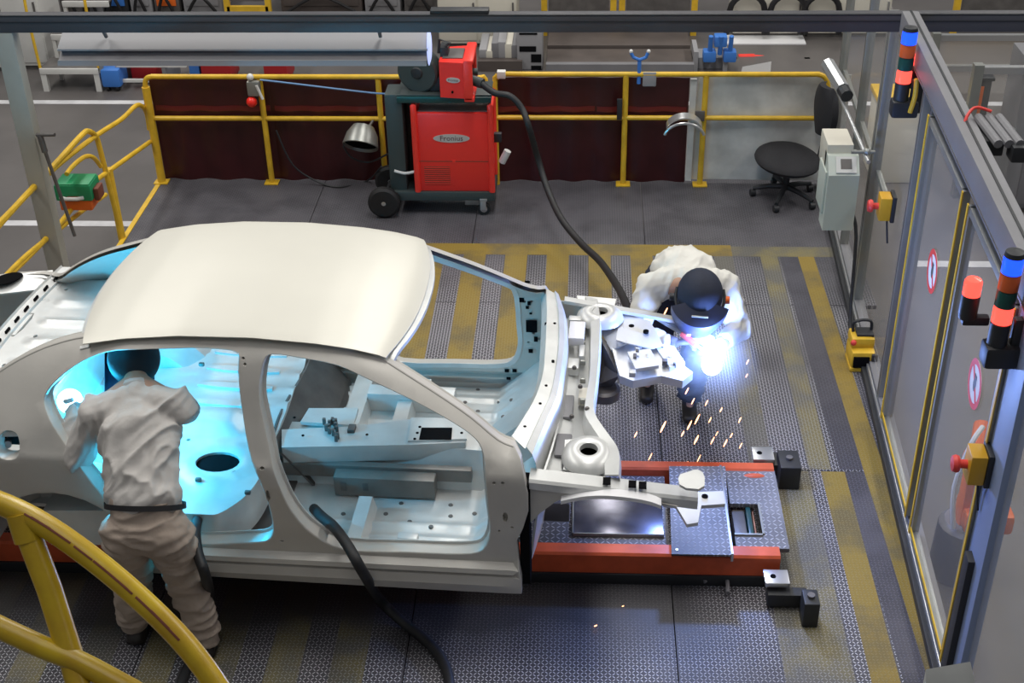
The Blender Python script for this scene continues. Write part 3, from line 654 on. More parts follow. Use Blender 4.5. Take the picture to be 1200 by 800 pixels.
def segd(p,poly):
    m=9
    for i in range(len(poly)-1):
        a,b=poly[i],poly[i+1]; ab=b-a; t=max(0,min(1,(p-a).dot(ab)/ab.length_squared)); m=min(m,(p-a-ab*t).length)
    return m
def panel2d(outer,hl,rows,dx=.05,mind=.016,extra=()):
    loops=[outer]+hl; V=[];Ed=[]
    for l in loops:
        k=len(V); V+=l; Ed+=[(k+i,k+(i+1)%len(l)) for i in range(len(l))]
    x0=min(p.x for p in outer); x1=max(p.x for p in outer)
    nb=len(V)
    for r in rows:
        x=x0+.02
        while x<x1:
            p=Vector((x,r))
            if extra and r>1.1 and segd(p,TOPC)<.078: x+=dx; continue
            if inside(p,outer) and not any(inside(p,h) for h in hl) and dseg(p,loops)>mind: V.append(p)
            x+=dx
    for q in extra:
        if inside(q,outer) and not any(inside(q,h) for h in hl) and dseg(q,loops)>.009: V.append(q)
    vo,eo,fo_,ov,_,_=delaunay_2d_cdt(V,Ed,[],0,1e-6)
    F=[]
    for f in fo_:
        c=sum((vo[i] for i in f),Vector((0,0)))/len(f)
        if inside(c,outer) and not any(inside(c,h) for h in hl): F.append(list(f))
    mp={}
    for i,src in enumerate(ov):
        for s_ in src: mp[s_]=i
    L_=[];k=0
    for l in loops:
        L_.append([mp[k+i] for i in range(len(l))]); k+=len(l)
    return vo,F,L_
rows=[.415,.46,.505,.512,.522,.53,.555,.575,.60]+[.64+.045*i for i in range(9)]+[1.04,1.08,1.10,1.125,1.16]+[1.20+.045*i for i in range(10)]
extra_pts=[]
tl=resamp([Vector(q) for q in top],False,.035)
for dd in (.012,.026,.042,.062):
    for i in range(1,len(tl)-2):
        t=(tl[i+1]-tl[i-1]).normalized(); nrm=Vector((t.y,-t.x)); nrm=nrm if nrm.y<0 else -nrm
        if tl[i].x>-2.1: extra_pts.append(tl[i]+nrm*dd)
vo,F2,LL=panel2d(outl,holes,rows,extra=extra_pts)
def segd(p,poly):
    m=9
    for i in range(len(poly)-1):
        a,b=poly[i],poly[i+1]; ab=b-a; t=max(0,min(1,(p-a).dot(ab)/ab.length_squared)); m=min(m,(p-a-ab*t).length)
    return m
def sstep(x): x=max(0,min(1,x)); return x*x*(3-2*x)
def rolled(p):
    if p.y<.95 or p.x<-2.15: return wid(p.x,p.y)
    d=segd(p,TOPC); q=sstep((-1.05-p.x)/.5); W_=.075+.23*q; D_=.055+.075*q; k=1-sstep((-1.9-p.x)/.25)
    return wid(p.x,p.y)-(D_*k*(1-d/W_)**2 if d<W_ else 0)
def side_mesh(sgn,thick=.075):
    mb=MB(); RW=[rolled(p) for p in vo]; P=[(p.x,sgn*r_,p.y) for p,r_ in zip(vo,RW)]
    mb.add(P,[f if sgn<0 else f[::-1] for f in F2])
    for li,lp in enumerate(LL):
        src=[vo[i] for i in lp]; n=len(src); ccw=area2(src)>0
        big=li<4; dep=thick if big else .03
        rings=[(0,0),(.005,.003),(.008,.010),(.008,dep)] if big else [(0,0),(.001,.003),(.001,dep)]
        vs=[]
        for e,off in rings:
            for i in range(n):
                t=(src[(i+1)%n]-src[i-1]).normalized(); nn=Vector((t.y,-t.x)) if ccw else Vector((-t.y,t.x))
                if li>0: nn=-nn
                q=src[i]+nn*e; vs.append((q.x,sgn*(RW[lp[i]]-(off if li else off*.6)),q.y))
        fs=[]
        for r_ in range(len(rings)-1):
            for i in range(n): fs.append((r_*n+i,r_*n+(i+1)%n,(r_+1)*n+(i+1)%n,(r_+1)*n+i))
        if not big: fs.append([ (len(rings)-1)*n+i for i in range(n)])
        mb.add(vs,fs)
    # inner skin, own front flange a little narrower than the opening
    P=[(p.x,sgn*(r_-thick),p.y) for p,r_ in zip(vo,RW)]
    mb.add(P,[f[::-1] if sgn<0 else f for f in F2])
    return mb
for sgn,nm in ((-1,'near'),(1,'far')):
    s=obj('body_side',side_mesh(sgn),'body',car,local=True,ang=30)
    mb=MB()     # door aperture flanges, seam line and weld seam strip
    for poly in (fo,ro):
        n=len(poly); ccw=area2(poly)>0; vs=[]
        for e,off in ((-.006,.070),(.022,.072),(.022,.078),(-.006,.080)):
            for i in range(n):
                t=(poly[(i+1)%n]-poly[i-1]).normalized(); nn=Vector((-t.y,t.x)) if ccw else Vector((t.y,-t.x))
                q=poly[i]+nn*e; vs.append((q.x,sgn*(rolled(poly[i])-off),q.y))
        mb.add(vs,[(r_*n+i,r_*n+(i+1)%n,((r_+1)%4)*n+(i+1)%n,((r_+1)%4)*n+i) for r_ in range(4) for i in range(n)])
    obj('door_flange',mb,'inner',s,local=True)
    mb=MB(); x0=-2.55  # inner rear quarter, wheelhouse
    wh=[(-1.5+.375*math.cos(PI*t/14),.515+.372*math.sin(PI*t/14)) for t in range(15)]
    vs=[];n=15
    for yo in (.80,.60,.50):
        for x,z in wh: vs.append((x if yo>.55 else -1.5+(x+1.5)*.75,sgn*yo,z if yo>.55 else .5+(z-.5)*.8))
    mb.add(vs,[(r_*n+i,r_*n+i+1,(r_+1)*n+i+1,(r_+1)*n+i) for r_ in range(2) for i in range(n-1)]+[[2*n+i for i in range(n)]])
    obj('wheelhouse',mb,'inner',car,local=True)
obj('fuel_recess',MB().box((-1.80,-.70,1.03),(-1.60,-.64,1.20)),'hole',car,local=True)
obj('filler_neck',MB().cyl(side(9,517,.16),side(9,521,.10),.018),'alub',car,local=True)
# roof
sF=[-1,-.75,-.4,0,.4,.75,1]; 
def roofz(x,s):
    return interp(x,EX,EZ)+.05*(1-s*s)
def xf(s): return .13+.10*(1-abs(s)**2.2)
def xr(s): return -1.32-.07*(1-abs(s)**2.4)
def rf(u,v):
    s=v*2-1; x=xr(s)+(xf(s)-xr(s))*u
    y=s*.590; y*= 1+ .03*(1-u)*0
    z=roofz(x,s)
    if abs(s)>.955: z-=.006*((abs(s)-.955)/.045)**2
    if u>.985: z-=.006
    return (x,y,z)
obj('roof_panel',MB().grid(rf,40,36,th=(0,0,-.004)),'roof',car,local=True)
def hdr(u,v):
    s=v*2-1; x=xf(s)-.02+u*.045; return (x,s*.565,roofz(xf(s),s)-.010-.012*u-.03*max(0,abs(s)-.9)/.1)
obj('windscreen_header',MB().grid(hdr,3,24,th=(0,0,-.02)),'inner',car,local=True)
def hdr2(u,v):
    s=v*2-1; x=xr(s)+.02-u*.05; return (x,s*.57,roofz(xr(s),s)-.014-.014*u-.02*abs(s)**6)
obj('rear_header',MB().grid(hdr2,3,24,th=(0,0,-.02)),'inner',car,local=True)
for x in (-.95,-.45): obj('roof_bow',MB().grid(lambda u,v,x=x:(x+u*.06,(v*2-1)*.54,roofz(x,v*2-1)-.03-.02*math.sin(PI*u)),4,14,th=(0,0,-.004)),'inner',car,local=True)
# rear shelf
def shelf_z(x,y):
    z=1.16+.012*math.cos(y*2)
    for yy in (-.62,-.42,-.20,.02,.22,.44,.66):
        if abs(y-yy)<.03 and -1.93<x<-1.45: z+=.018*math.cos((y-yy)/.03*PI/2)
    return z
def bow(y): return .06*(y/.8)**2
sh_out=[Vector((-2.02+bow(y),y)) for y in [-.80+.08*i for i in range(21)]]+[Vector((-1.60,y)) for y in [.76-.08*i for i in range(20)]]
def rectp(cx,cy,a,b,sk=0,rot=0): 
    q=[(-a,-b),(a,-b),(a,b),(-a,b)]; return chaik([Vector((cx+x+sk*y,cy+y)) for x,y in q],1)
sh_holes=[]
for pts in ([(33,368),(43,369),(22,394),(11,395)],[(77,400),(86,400),(78,406),(70,412)],[(79,317),(110,316),(107,323),(78,323)]):
    sh_holes.append(chaik([(lambda q:Vector((q.x,q.y)))(CZ(x,y,1.16)) for x,y in pts],1))
for px,py in ((51,351),(78,340),(42,396),(60,406),(5,430)): q=CZ(px,py,1.16); sh_holes.append(slot(q.x,q.y,.011,.016,6))
vs_,Fs_,Ls_=panel2d(sh_out,sh_holes,[-.8+.035*i for i in range(46)],dx=.03,mind=.014)
mb=MB(); mb.add([(p.x,p.y,shelf_z(p.x,p.y)) for p in vs_],Fs_); mb.add([(p.x,p.y,shelf_z(p.x,p.y)-.012) for p in vs_],[f[::-1] for f in Fs_])
for lp in Ls_:
    n=len(lp); mb.add([(vs_[i].x,vs_[i].y,shelf_z(vs_[i].x,vs_[i].y)-d_) for d_ in (0,.03) for i in lp],[(i,(i+1)%n,n+(i+1)%n,n+i) for i in range(n)])
shelf=obj('rear_shelf',mb,'inner',car,local=True)
def lip(u,v):
    y=-.82+1.66*v; x=-2.02+bow(y)-u*.13; z=1.165+(.012 if .2<u<.35 or u>.8 else 0)-.05*max(0,u-.85)/.15
    return (x,y,z)
l=obj('shelf_rear_channel',MB().grid(lip,20,30,th=(0,0,-.006)),'inner',car,local=True)
mb=MB()
for i in range(12):
    y=-.6+.115*i; mb.box((-2.085+bow(y),y,1.164),(-2.075+bow(y),y+.05,1.1795))
obj('drain_slots',mb,'hole',l,local=True,kind='stuff')
obj('rear_bulkhead',MB().grid(lambda u,v:(-1.72+.12*u,(v*2-1)*.70,.72+.43*u+.0),10,20,th=(-.01,0,0)),'inner',car,local=True)
for sg in (-1,1):
    mb=MB().grid(lambda u,v,sg=sg:(-2.1-.45*u,sg*(.80-.10*u-.17*v),1.165-.02*u-.03*v),8,4,th=(0,0,-.01))
    d=obj('deck_side',mb,'inner',car,local=True)
    mb=MB().lathe([(.001,.0),(.058,0),(.06,-.006)],(-2.33,sg*.69,1.164),n=20,sc=(1.5,1)); obj('lamp_aperture',mb,'hole',d,local=True)
obj('trunk_floor',MB().box((-2.5,-.55,.52),(-1.62,.55,.54)),'inner',car,local=True)
obj('rear_panel',MB().box((-2.57,-.72,.50),(-2.54,.72,.98),.01),'body',car,local=True)
quadp_later=[(79,317),(110,316),(107,323),(78,323)]
# cabin floor
def fz(x,y):
    z=.45
    for yy in (-.68,-.58,-.48,.32,.42,.52,.68,.74):
        if abs(y-yy)<.028: z+=.014*math.cos((y-yy)/.028*PI/2)*(1 if -.45<x<.6 else 0)
    a=abs(y)
    if a<.17: z+=.21*min(1,max(0,(.17-a)/.07))*(1 if x<.62 else 1)
    if x>.5: z+=max(0,(x-.5))*.9
    z+=.004*noise.noise(Vector((x*9,y*9,0)))
    return z
obj('floor_pan',MB().grid(lambda u,v:(-.62+1.42*u,-.80+1.6*v,fz(-.62+1.42*u,-.80+1.6*v)),56,84,th=(0,0,-.01)),'inner',car,local=True,ang=50)
def P3(pts,z): return [CZ(x,y,z) for x,y in pts]
mb=MB()
for px,py in ((528,603),(505,617),(480,610),(556,600),(470,588),(528,590),(452,600),(420,615),(402,600),(560,455),(585,470),(575,445),(600,480),(560,480),(545,470),(380,445),(400,455),(420,450),(300,0),(570,500),(590,495)):
    if px==300: continue
    q=CZ(px,py,.46); q.z=fz(q.x,q.y); mb.lathe([(.001,.004),(.012,.004),(.014,-.004)],q,n=8)
obj('floor_grommets',mb,'dsteel',car,local=True,kind='stuff')
# console bracket on tunnel
def plate(name,pts,z,dz,m,parent=car,holes_=()):
    q=[Vector((p.x,p.y)) for p in P3(pts,z)]
    mb=MB().prism([(p.x,p.y) for p in q],'z',z-dz,z); o=obj(name,mb,m,parent,local=True)
    for hp in holes_:
        hq=P3(hp,z+.0015); obj('opening',MB().prism([(p.x,p.y) for p in hq],'z',z+.0005,z+.0025),'hole',o,local=True)
    return o
plate('console_bracket',[(330,503),(420,499),(485,490),(543,492),(545,518),(480,521),(330,524)],.70,.10,'inner')
plate('console_mount_plate',[(482,489),(546,490),(547,514),(478,516)],.712,.012,'inner',holes_=[[(494,501),(530,501),(529,515),(491,515)]])
obj('tunnel_side_rail',MB().box((-.60,-.20,.52),(.45,-.155,.60),.008),'msteel',car,local=True)
def box_px(name,p0,p1,z1,z0,dy,m,parent=car,bev=.008):
    a=CZ(*p0,z1); b=CZ(*p1,z1); return obj(name,MB().box((a.x,a.y,z0),(b.x,a.y+dy,z1),bev),m,parent,local=True)
sm=box_px('seat_mount',(390,559),(510,559),.58,.46,.09,'msteel')
mb=MB()
for i in range(5):
    a=CZ(398+i*26,560,.58); mb.box((a.x,a.y-.004,.50),(a.x+.03,a.y,.55),.002)
obj('mount_slots',mb,'dsteel',sm,local=True)
box_px('seat_mount',(430,461),(533,461),.58,.46,.10,'inner')
obj('crossmember',MB().prism([(-.14,.45),(-.12,.53),(-.05,.53),(-.03,.45)],'y',-.78,-.36),'inner',car,local=True)
obj('crossmember',MB().prism([(-.08,.45),(-.06,.54),(.02,.54),(.04,.45)],'y',.18,.56),'inner',car,local=True)
obj('crossmember',MB().prism([(-.36,.45),(-.34,.55),(-.24,.55),(-.22,.45)],'y',.16,.78),'inner',car,local=True)
mb=MB()
for k in range(16):
    a=CZ(378+random.random()*18,498+random.random()*22-4,.71); mb.box(a-Vector((.008,.008,.01)),a+Vector((.008,.008,.03)),.002)
obj('wiring_clips',mb,'dsteel',car,local=True,kind='stuff')
b=plate('tunnel_cover',[(352,494),(362,478),(420,478),(414,498)],.69,.02,'inner'); 
# rear footwell riser and seat pan
def heel(u,v): y=-.20+1.0*v; return (-.40-.20*u-.02*math.sin(v*6),y,.455+.27*u)
obj('heel_board',MB().grid(heel,10,16,th=(-.012,0,-.0)),'dsteel',car,local=True)  # riser facing away: its shade put into the dark steel
edge=[(lambda q:Vector((q.x,q.y)))(CZ(x,y,.72)) for x,y in [(318,524),(311,545),(300,566),(286,582),(270,594),(250,604),(225,610)]]
cs=cat_rom(edge,4)
pan=[Vector((-.60,.80)),Vector((-.60,.0))]+cs+[Vector((cs[-1].x-.25,-.79)),Vector((-1.62,-.79)),Vector((-1.62,.80))]
pan=[Vector((min(p.x,-.52),max(p.y,-.79))) for p in pan]
ch=CZ(255,541,.72); 
hl=[[Vector((ch.x+.115*math.cos(2*PI*i/20)+.0,ch.y+.085*math.sin(2*PI*i/20))) for i in range(20)],slot(*CZ(274,553,.72).xy,.012,.012,6),slot(*CZ(221,515,.72).xy,.012,.012,6)]
if area2(pan)<0: pan=pan[::-1]
pv,pf,pl=panel2d(resamp(pan,step=.04),hl,[-.78+.05*i for i in range(32)],dx=.05,mind=.02)
def panz(p):
    z=.72; d=(Vector((p.x,p.y))-Vector((ch.x,ch.y))).length
    if .13<d<.17: z+=.012
    for k,yy in enumerate((.15,.30,.45,.60)):
        if abs(p.y-yy)<.035: z+=.022*math.cos((p.y-yy)/.035*PI/2)
    if -1.15<p.x<-.85 and abs(p.y)<.10: z+=.03
    return z-.06*max(0,(-p.x-1.2))
mb=MB(); mb.add([(p.x,p.y,panz(p)) for p in pv],pf); mb.add([(p.x,p.y,panz(p)-.012) for p in pv],[f[::-1] for f in pf])
for k,lp in enumerate(pl):
    n=len(lp); mb.add([(pv[i].x,pv[i].y,panz(pv[i])-d_) for d_ in (0,.22 if k==0 else .04) for i in lp],[(i,(i+1)%n,n+(i+1)%n,n+i) for i in range(n)])
sp=obj('rear_seat_pan',mb,'inner',car,local=True,ang=40)
obj('tank_cavity',MB().lathe([(.001,-.05),(.125,-.05),(.125,-.015)],(ch.x,ch.y,.72),n=20),'hole',sp,local=True)
obj('footwell_floor',MB().box((-1.2,-.79,.45),(-.5,.0,.46)),'dsteel',car,local=True)
# far interior bits
q=CYp(228,437,.60); obj('striker_post',MB().box((q.x-.015,q.y,q.z-.02),(q.x+.018,q.y+.05,q.z+.13),.004),'inner',car,local=True)
q=CYp(252,432,.58); obj('belt_bracket',MB().box((q.x-.05,q.y,q.z-.03),(q.x+.05,q.y+.05,q.z+.04),.01),'cop',car,local=True)
q=CYp(250,452,.45); obj('seat_hinge_bracket',MB().box((q.x-.06,q.y,q.z-.05),(q.x+.09,q.y+.12,q.z+.04),.02),'inner',car,local=True)
def wfar(u,v):
    a=PI*u; return (-1.05-.32*math.cos(a)*1.0,.56+.24*v,.70+.34*math.sin(a))
# hinge pillar inner holes (far side)
mb=MB()
for px,py,a,b_ in ((611,351,.02,.02),(620,355,.012,.016),(618,360,.012,.012),(623,382,.04,.05),(628,397,.014,.022),(622,411,.016,.016),(613,343,.022,.012),(622,367,.01,.008),(618,330,.018,.01),(594,434,.016,.014),(603,434,.016,.014),(596,443,.016,.012),(632,434,.012,.01)):
    q=CYp(px,py,.795 if px>605 else .79); mb.lathe([(.001,.004),(1,.004),(1,0)],(q.x,q.y+.0,q.z),(0,-1,0),n=10,sc=(a,b_)) if False else mb.box((q.x-a*.8,q.y-.004,q.z-b_*.8),(q.x+a*.8,q.y,q.z+b_*.8),.002)
obj('pillar_holes',mb,'hole',car,local=True,kind='stuff')
# dash, cowl, plenum
Lc=[(640,338),(641,365),(640,390),(639,410),(636,439),(627,466),(615,487),(600,511)]
Rc=[(657,352),(663,370),(665,390),(665,410),(661,441),(657,470),(646,497),(628,543)]
C1=[(686,347),(692,375),(692,410),(691,440),(685,480),(694,500),(706,520),(709,556)]
C2=[(700,350),(703,375),(702,410),(699,445),(696,480),(709,503),(725,527),(725,556)]
def curve(pts,z,n=24):
    q=cat_rom([CZ(x,y,z) for x,y in pts],4); return q
def sampler(q):
    def f(t):
        t*=len(q)-1; i=min(int(t),len(q)-2); return q[i].lerp(q[i+1],t-i)
    return f
cL,cR,k1,k2=[sampler(curve(a,z)) for a,z in ((Lc,1.14),(Rc,1.10),(C1,1.03),(C2,1.05))]
def loft(name,secs,m,th=(0,0,-.008),nv=30,nu=3):
    def fn(u,v):
        u*=len(secs)-1; i=min(int(u),len(secs)-2); a=secs[i](v); b=secs[i+1](v); return a.lerp(b,u-i)
    return obj(name,MB().grid(fn,(len(secs)-1)*nu,nv,th=th),m,car,local=True,ang=28)
up=lambda f,dx,dz:(lambda t:f(t)+Vector((dx,0,dz)))
mid=lambda a,b,k,dz=0:(lambda t:a(t).lerp(b(t),k)+Vector((0,0,dz)))
cowl=loft('cowl_panel',[up(cL,-.03,-.05),cL,mid(cL,cR,.55,.015),mid(cL,cR,.62,.035),mid(cL,cR,.85,.03),cR,up(cR,.005,-.05)],'inner')
loft('plenum_trough',[up(cR,.0,-.04),up(cR,.01,-.13),mid(up(cR,0,-.13),up(k1,0,-.10),.5,-.0),up(k1,-.01,-.10),k1],'inner')
loft('plenum_front_rail',[up(k1,0,-.03),k1,k2,up(k2,.008,-.03),up(k2,.01,-.06)],'inner')
mb=MB()
for px,py in ((648,424),(633,473),(615,500),(640,379),(650,379),(648,423),(640,452)):
    q=CZ(px,py,1.135); mb.lathe([(.001,.004),(.008,.004),(.008,-.02)],q,n=8)
obj('cowl_holes',mb,'hole',cowl,local=True,kind='stuff')
# firewall below the cowl
obj('firewall',MB().grid(lambda u,v:(.80+.06*u+.06*(1-(2*v-1)**2),(v*2-1)*.76,.50+.52*u),8,16,th=(.01,0,0)),'inner',car,local=True)
for sg in (-1,1): obj('gap_light_blocker',MB().box((.765,sg*.76,.44),(.812,sg*.862,1.04)),'hole',car,local=True)  # added black block: stops the arc light, stands for the dark gap
# things in the plenum
def bx(name,px,py,z,sx,sy,sz,m='inner',bev=.006,par=car):
    q=CZ(px,py,z); return obj(name,MB().box((q.x-sx/2,q.y-sy/2,z-sz),(q.x+sx/2,q.y+sy/2,z),bev),m,par,local=True)
bx('water_box_cover',676,386,1.07,.085,.18,.05,'paper')
bx('heater_intake',674,372,1.05,.07,.05,.06,'inner')
bx('motor_bracket',672,425,1.02,.06,.10,.05,'inner'); bx('motor_bracket',682,410,1.03,.03,.12,.05,'inner')
bx('motor_bracket',685,460,1.01,.06,.10,.05,'cream')
for py in (393,400,422,443,467): bx('stiffener_clip',683,py,1.035,.03,.018,.03,'alu')
bx('drain_pan',664,475,.985,.07,.20,.02,'grey',.015); bx('drain_pan',660,520,.985,.08,.18,.02,'grey',.015)
for px,py in ((673,430),(680,452),(670,487),(688,478),(676,523)): 
    q=CZ(px,py,1.04); obj('stud',MB().lathe([(.0,.008),(.008,.006),(.012,0),(.012,-.01)],q,n=10),'dsteel',car,local=True)
# strut towers
def tower(px,py,z,rx,ry,out):
    c=CZ(px,py,z); mb=MB()
    prof=[(.045,-.03),(.045,0),(.052,.004),(.085,.004),(.10,-.004),(.125,-.02),(.135,-.05)]
    k=len(prof); n=28; vs=[];fs=[]
    for r,h in prof:
        for j in range(n):
            a=2*PI*j/n; vs.append(c+Vector((r*rx*math.cos(a),r*ry*math.sin(a),h)))
    for i in range(k-1):
        for j in range(n): fs.append((i*n+j,i*n+(j+1)%n,(i+1)*n+(j+1)%n,(i+1)*n+j))
    mb.add(vs,fs); o=obj('strut_tower',mb,'inner',car,local=True,ang=45)
    obj('strut_hole',MB().lathe([(.001,-.028),(.046,-.028)],c,n=20,sc=(rx,ry)),'hole',o,local=True); return o
tower(703,364,1.045,1.0,.95,1); tower(690,526,1.045,.98,1.1,-1)
# apron plates between tower and rail
def quadp(name,pts,m='inner',th=.006,par=car,bow_=0):
    q=[CZ(x,y,z) for x,y,z in pts]; n=len(q); mb=MB(); mb.add([p for p in q]+[p-Vector((0,0,th)) for p in q],[list(range(n)),[n+i for i in range(n)][::-1]]+[(i,n+i,n+(i+1)%n,(i+1)%n) for i in range(n)]); return obj(name,mb,m,par,local=True)
quadp('apron_plate',[(662,515,.99),(712,512,.99),(722,552,.99),(660,550,.99)])
quadp('apron_plate',[(676,346,1.0),(722,350,1.0),(716,378,1.0),(682,378,1.0)])
# upper fender rails
def rail_sec(a,b,w0,w1,h0,h1,name,sg):
    mb=MB(); n=10; vs=[]
    for i in range(n+1):
        t=i/n; p=a.lerp(b,t); w_=w0+(w1-w0)*t; h_=h0+(h1-h0)*t
        vs+=[p+Vector((0,-sg*w_*.0,0)),p+Vector((0,-sg*w_,.0)),p+Vector((0,-sg*w_,-h_*.4)),p+Vector((0,sg*.012,-h_)),p+Vector((0,sg*.012,-.012))]
    fs=[(i*5+j,i*5+(j+1)%5,(i+1)*5+(j+1)%5,(i+1)*5+j) for i in range(n) for j in range(5)]+[[0,1,2,3,4],[n*5+j for j in range(5)][::-1]]
    mb.add(vs,fs); return obj(name,mb,'inner',car,local=True)
a=CYp(620,561,-.84); b=CYp(818,583,-.80)
ur=rail_sec(a,b,.085,.075,.05,.06,'fender_rail',-1)
mb=MB()
for px in (711,741,753): q=CYp(px,571-(753-px)*.12,-.80); mb.box((q.x-.018,q.y-.02,q.z+.006),(q.x+.018,q.y+.03,q.z+.012))
obj('rail_slots',mb,'hole',ur,local=True,kind='stuff')
q=CZ(812,562,a.z); obj('rail_end_bracket',MB().prism(chaik([Vector(p) for p in [(-.06,-.07),(.05,-.08),(.055,.04),(.02,.075),(-.02,.05),(-.07,.02)]],1),'z',-.006,.008,Matrix.Translation(q)),'inner',car,local=True)
af=CYp(662,347,.84); bf=CYp(800,372,.80)
fr=rail_sec(af,bf,.05,.045,.05,.05,'fender_rail',1)
# fender apron side and wheel arch panel near
def apron(sg):
    pts=[Vector((.815,a.z-.01)),Vector((.815,.80)),Vector((.86,.86)),Vector((.93,.93)),Vector((1.02,.985)),Vector((1.12,1.0)),Vector((1.25,.99)),Vector((1.45,.94)),Vector((1.5,b.z-.03))]
    return MB().prism([(p.x,p.y) for p in pts],'y',sg*.835,sg*.825)
for sg in (-1,1):
    obj('fender_apron',apron(sg),'body',car,local=True)
arcp=[side(x,y) for x,y in ((657,588),(680,583),(706,581),(735,583),(760,587),(775,592))]
arcs=cat_rom([(p.x,-.87,p.z) for p in arcp],4); mb=MB(); n=len(arcs)
mb.add([Vector(p)+d_ for d_ in (Vector((0,0,0)),Vector((0,.05,.004)),Vector((0,.05,-.012)),Vector((0,0,-.02))) for p in arcs],[(r_*n+i,r_*n+i+1,((r_+1)%4)*n+i+1,((r_+1)%4)*n+i) for r_ in range(4) for i in range(n-1)]+[[0,n,2*n,3*n],[n-1,4*n-1,3*n-1,2*n-1]])
obj('wheel_arch_flange',mb,'paper',car,local=True)
# lower frame rails and front brackets
for sg in (-1,1):
    obj('frame_rail',MB().box((.78,sg*.42-.04,.50),(.98,sg*.42+.04,.62),.01),'dsteel' if sg<0 else 'inner',car,local=True)
fb=quadp('front_bracket',[(765,578,.80),(848,575,.80),(850,590,.80),(822,592,.80),(818,612,.80),(805,614,.80),(792,592,.80),(778,590,.80)],th=.02,m='inner')
q=CZ(826,581,.803); obj('hole',MB().lathe([(.001,.001),(.016,.001),(.016,-.004)],q,n=12),'hole',fb,local=True)
# far front carrier
pl=quadp('headlamp_carrier',[(727,366,.99),(762,376,.99),(777,404,.94),(765,408,.94),(735,402,.97),(722,398,.98)])
for px,py in ((740,382),(757,388)): q=CZ(px,py,.985); obj('hole',MB().lathe([(.001,.004),(.016,.004),(.016,-.01)],q,n=10),'hole',pl,local=True)
quadp('carrier_web',[(700,372,.98),(728,368,1.0),(735,402,.97),(716,410,.9),(706,392,.95)],m='inner')
quadp('carrier_foot',[(716,404,.92),(768,402,.92),(790,420,.90),(812,436,.87),(800,446,.85),(775,440,.86),(742,446,.86),(726,440,.86)],m='inner',th=.05)
quadp('carrier_top_plate',[(735,412,.94),(762,408,.94),(772,428,.93),(745,432,.93)],m='inner',th=.02)
quadp('inner_wing',[(702,393,.98),(716,404,.90),(726,440,.84),(714,455,.70),(702,450,.75)],m='dsteel')
quadp('bumper_beam_bracket',[(770,372,.95),(800,372,.95),(838,395,.90),(826,402,.90),(790,384,.93)],m='inner',th=.02)
quadp('bumper_beam_bracket',[(765,402,.93),(790,405,.92),(803,425,.90),(785,430,.90)],m='inner',th=.03)
for k in range(14):
    px=738+random.random()*60; py=404+random.random()*34
    bx('weld_tab',px,py,.955-.0008*(px-738),.012+.03*random.random(),.012+.03*random.random(),.03,'inner' if k%3 else 'dsteel',.004)
q0=CZ(708,455,.72); obj('suspension_mount',MB().lathe([(.02,0),(.07,.01),(.09,0),(.09,-.05)],q0,n=18),'dsteel',car,local=True)

sq=[CZ(x,y,1.178) for x,y in quadp_later]; obj('speaker_slot',MB().prism([(q.x,q.y) for q in sq],'z',1.172,1.180),'dsteel',shelf,local=True)

bx('sill_bracket',478,627,.56,.10,.05,.06,'inner'); bx('seat_mount',485,447,.575,.20,.07,.10,'inner')
bx('tunnel_bracket',412,500,.72,.04,.06,.03,'dsteel')
for px,py in ((492,500),(489,507),(486,514),(538,497),(541,507),(355,510),(430,509),(345,489)):
    q=CZ(px,py,.7135); obj('console_hole',MB().lathe([(.001,.002),(.008,.002),(.008,-.002)],q,n=8),'hole',car,local=True)
for px,py,z_ in ((232,560,.725),(290,575,.725),(236,425,1.0),(205,470,.90)):
    q=CZ(px,py,z_); bx('pan_clip',px,py,z_+.02,.03,.02,.02,'dsteel')
for k in range(4):
    y0=.10+.17*k; obj('pan_bead',MB().prism(chaik([Vector((-.72,y0)),Vector((-1.15,y0+.02)),Vector((-1.15,y0+.07)),Vector((-.72,y0+.05))],1),'z',.715,.742),'inner',sp,local=True)
CZW=G
# ================================================================ SKID UNDER THE CAR
sk=thing('body_carrier','orange framed carrier skid with tread plate deck under the car body','carrier',(-1.0,5.75,0))
def rl(y0,y1,x0,x1,z0=.07,z1=.20): return obj('side_rail',MB().prism([(y0,z0),(y1,z0),(y1,z1-.012),(y1-.012,z1),(y0+.012,z1),(y0,z1-.012)],'x',x0,x1),'orange',sk)
a=G(612,642,.20); b=G(915,652,.20)
YN=(a.y+b.y)/2; XE=b.x
rl(YN-.02,YN+.075,-4.2,XE); 
c=G(725,540,.20); d=G(905,539,.20); YR=(c.y+d.y)/2; rl(YR-.08,YR+.0,-4.2,d.x)
obj('under_rail',MB().box((-4.2,YN-.03,.0),(XE-.03,YN+.06,.068),.004),'blk',sk); obj('under_rail',MB().box((-4.2,YR-.08,.0),(d.x,YR,.068),.004),'blk',sk)
for x in (-3.4,-2.4,-1.4,-.4): obj('cross_beam',MB().box((x,YN+.07,.07),(x+.12,YR-.08,.17),.004),'dsteel',sk)
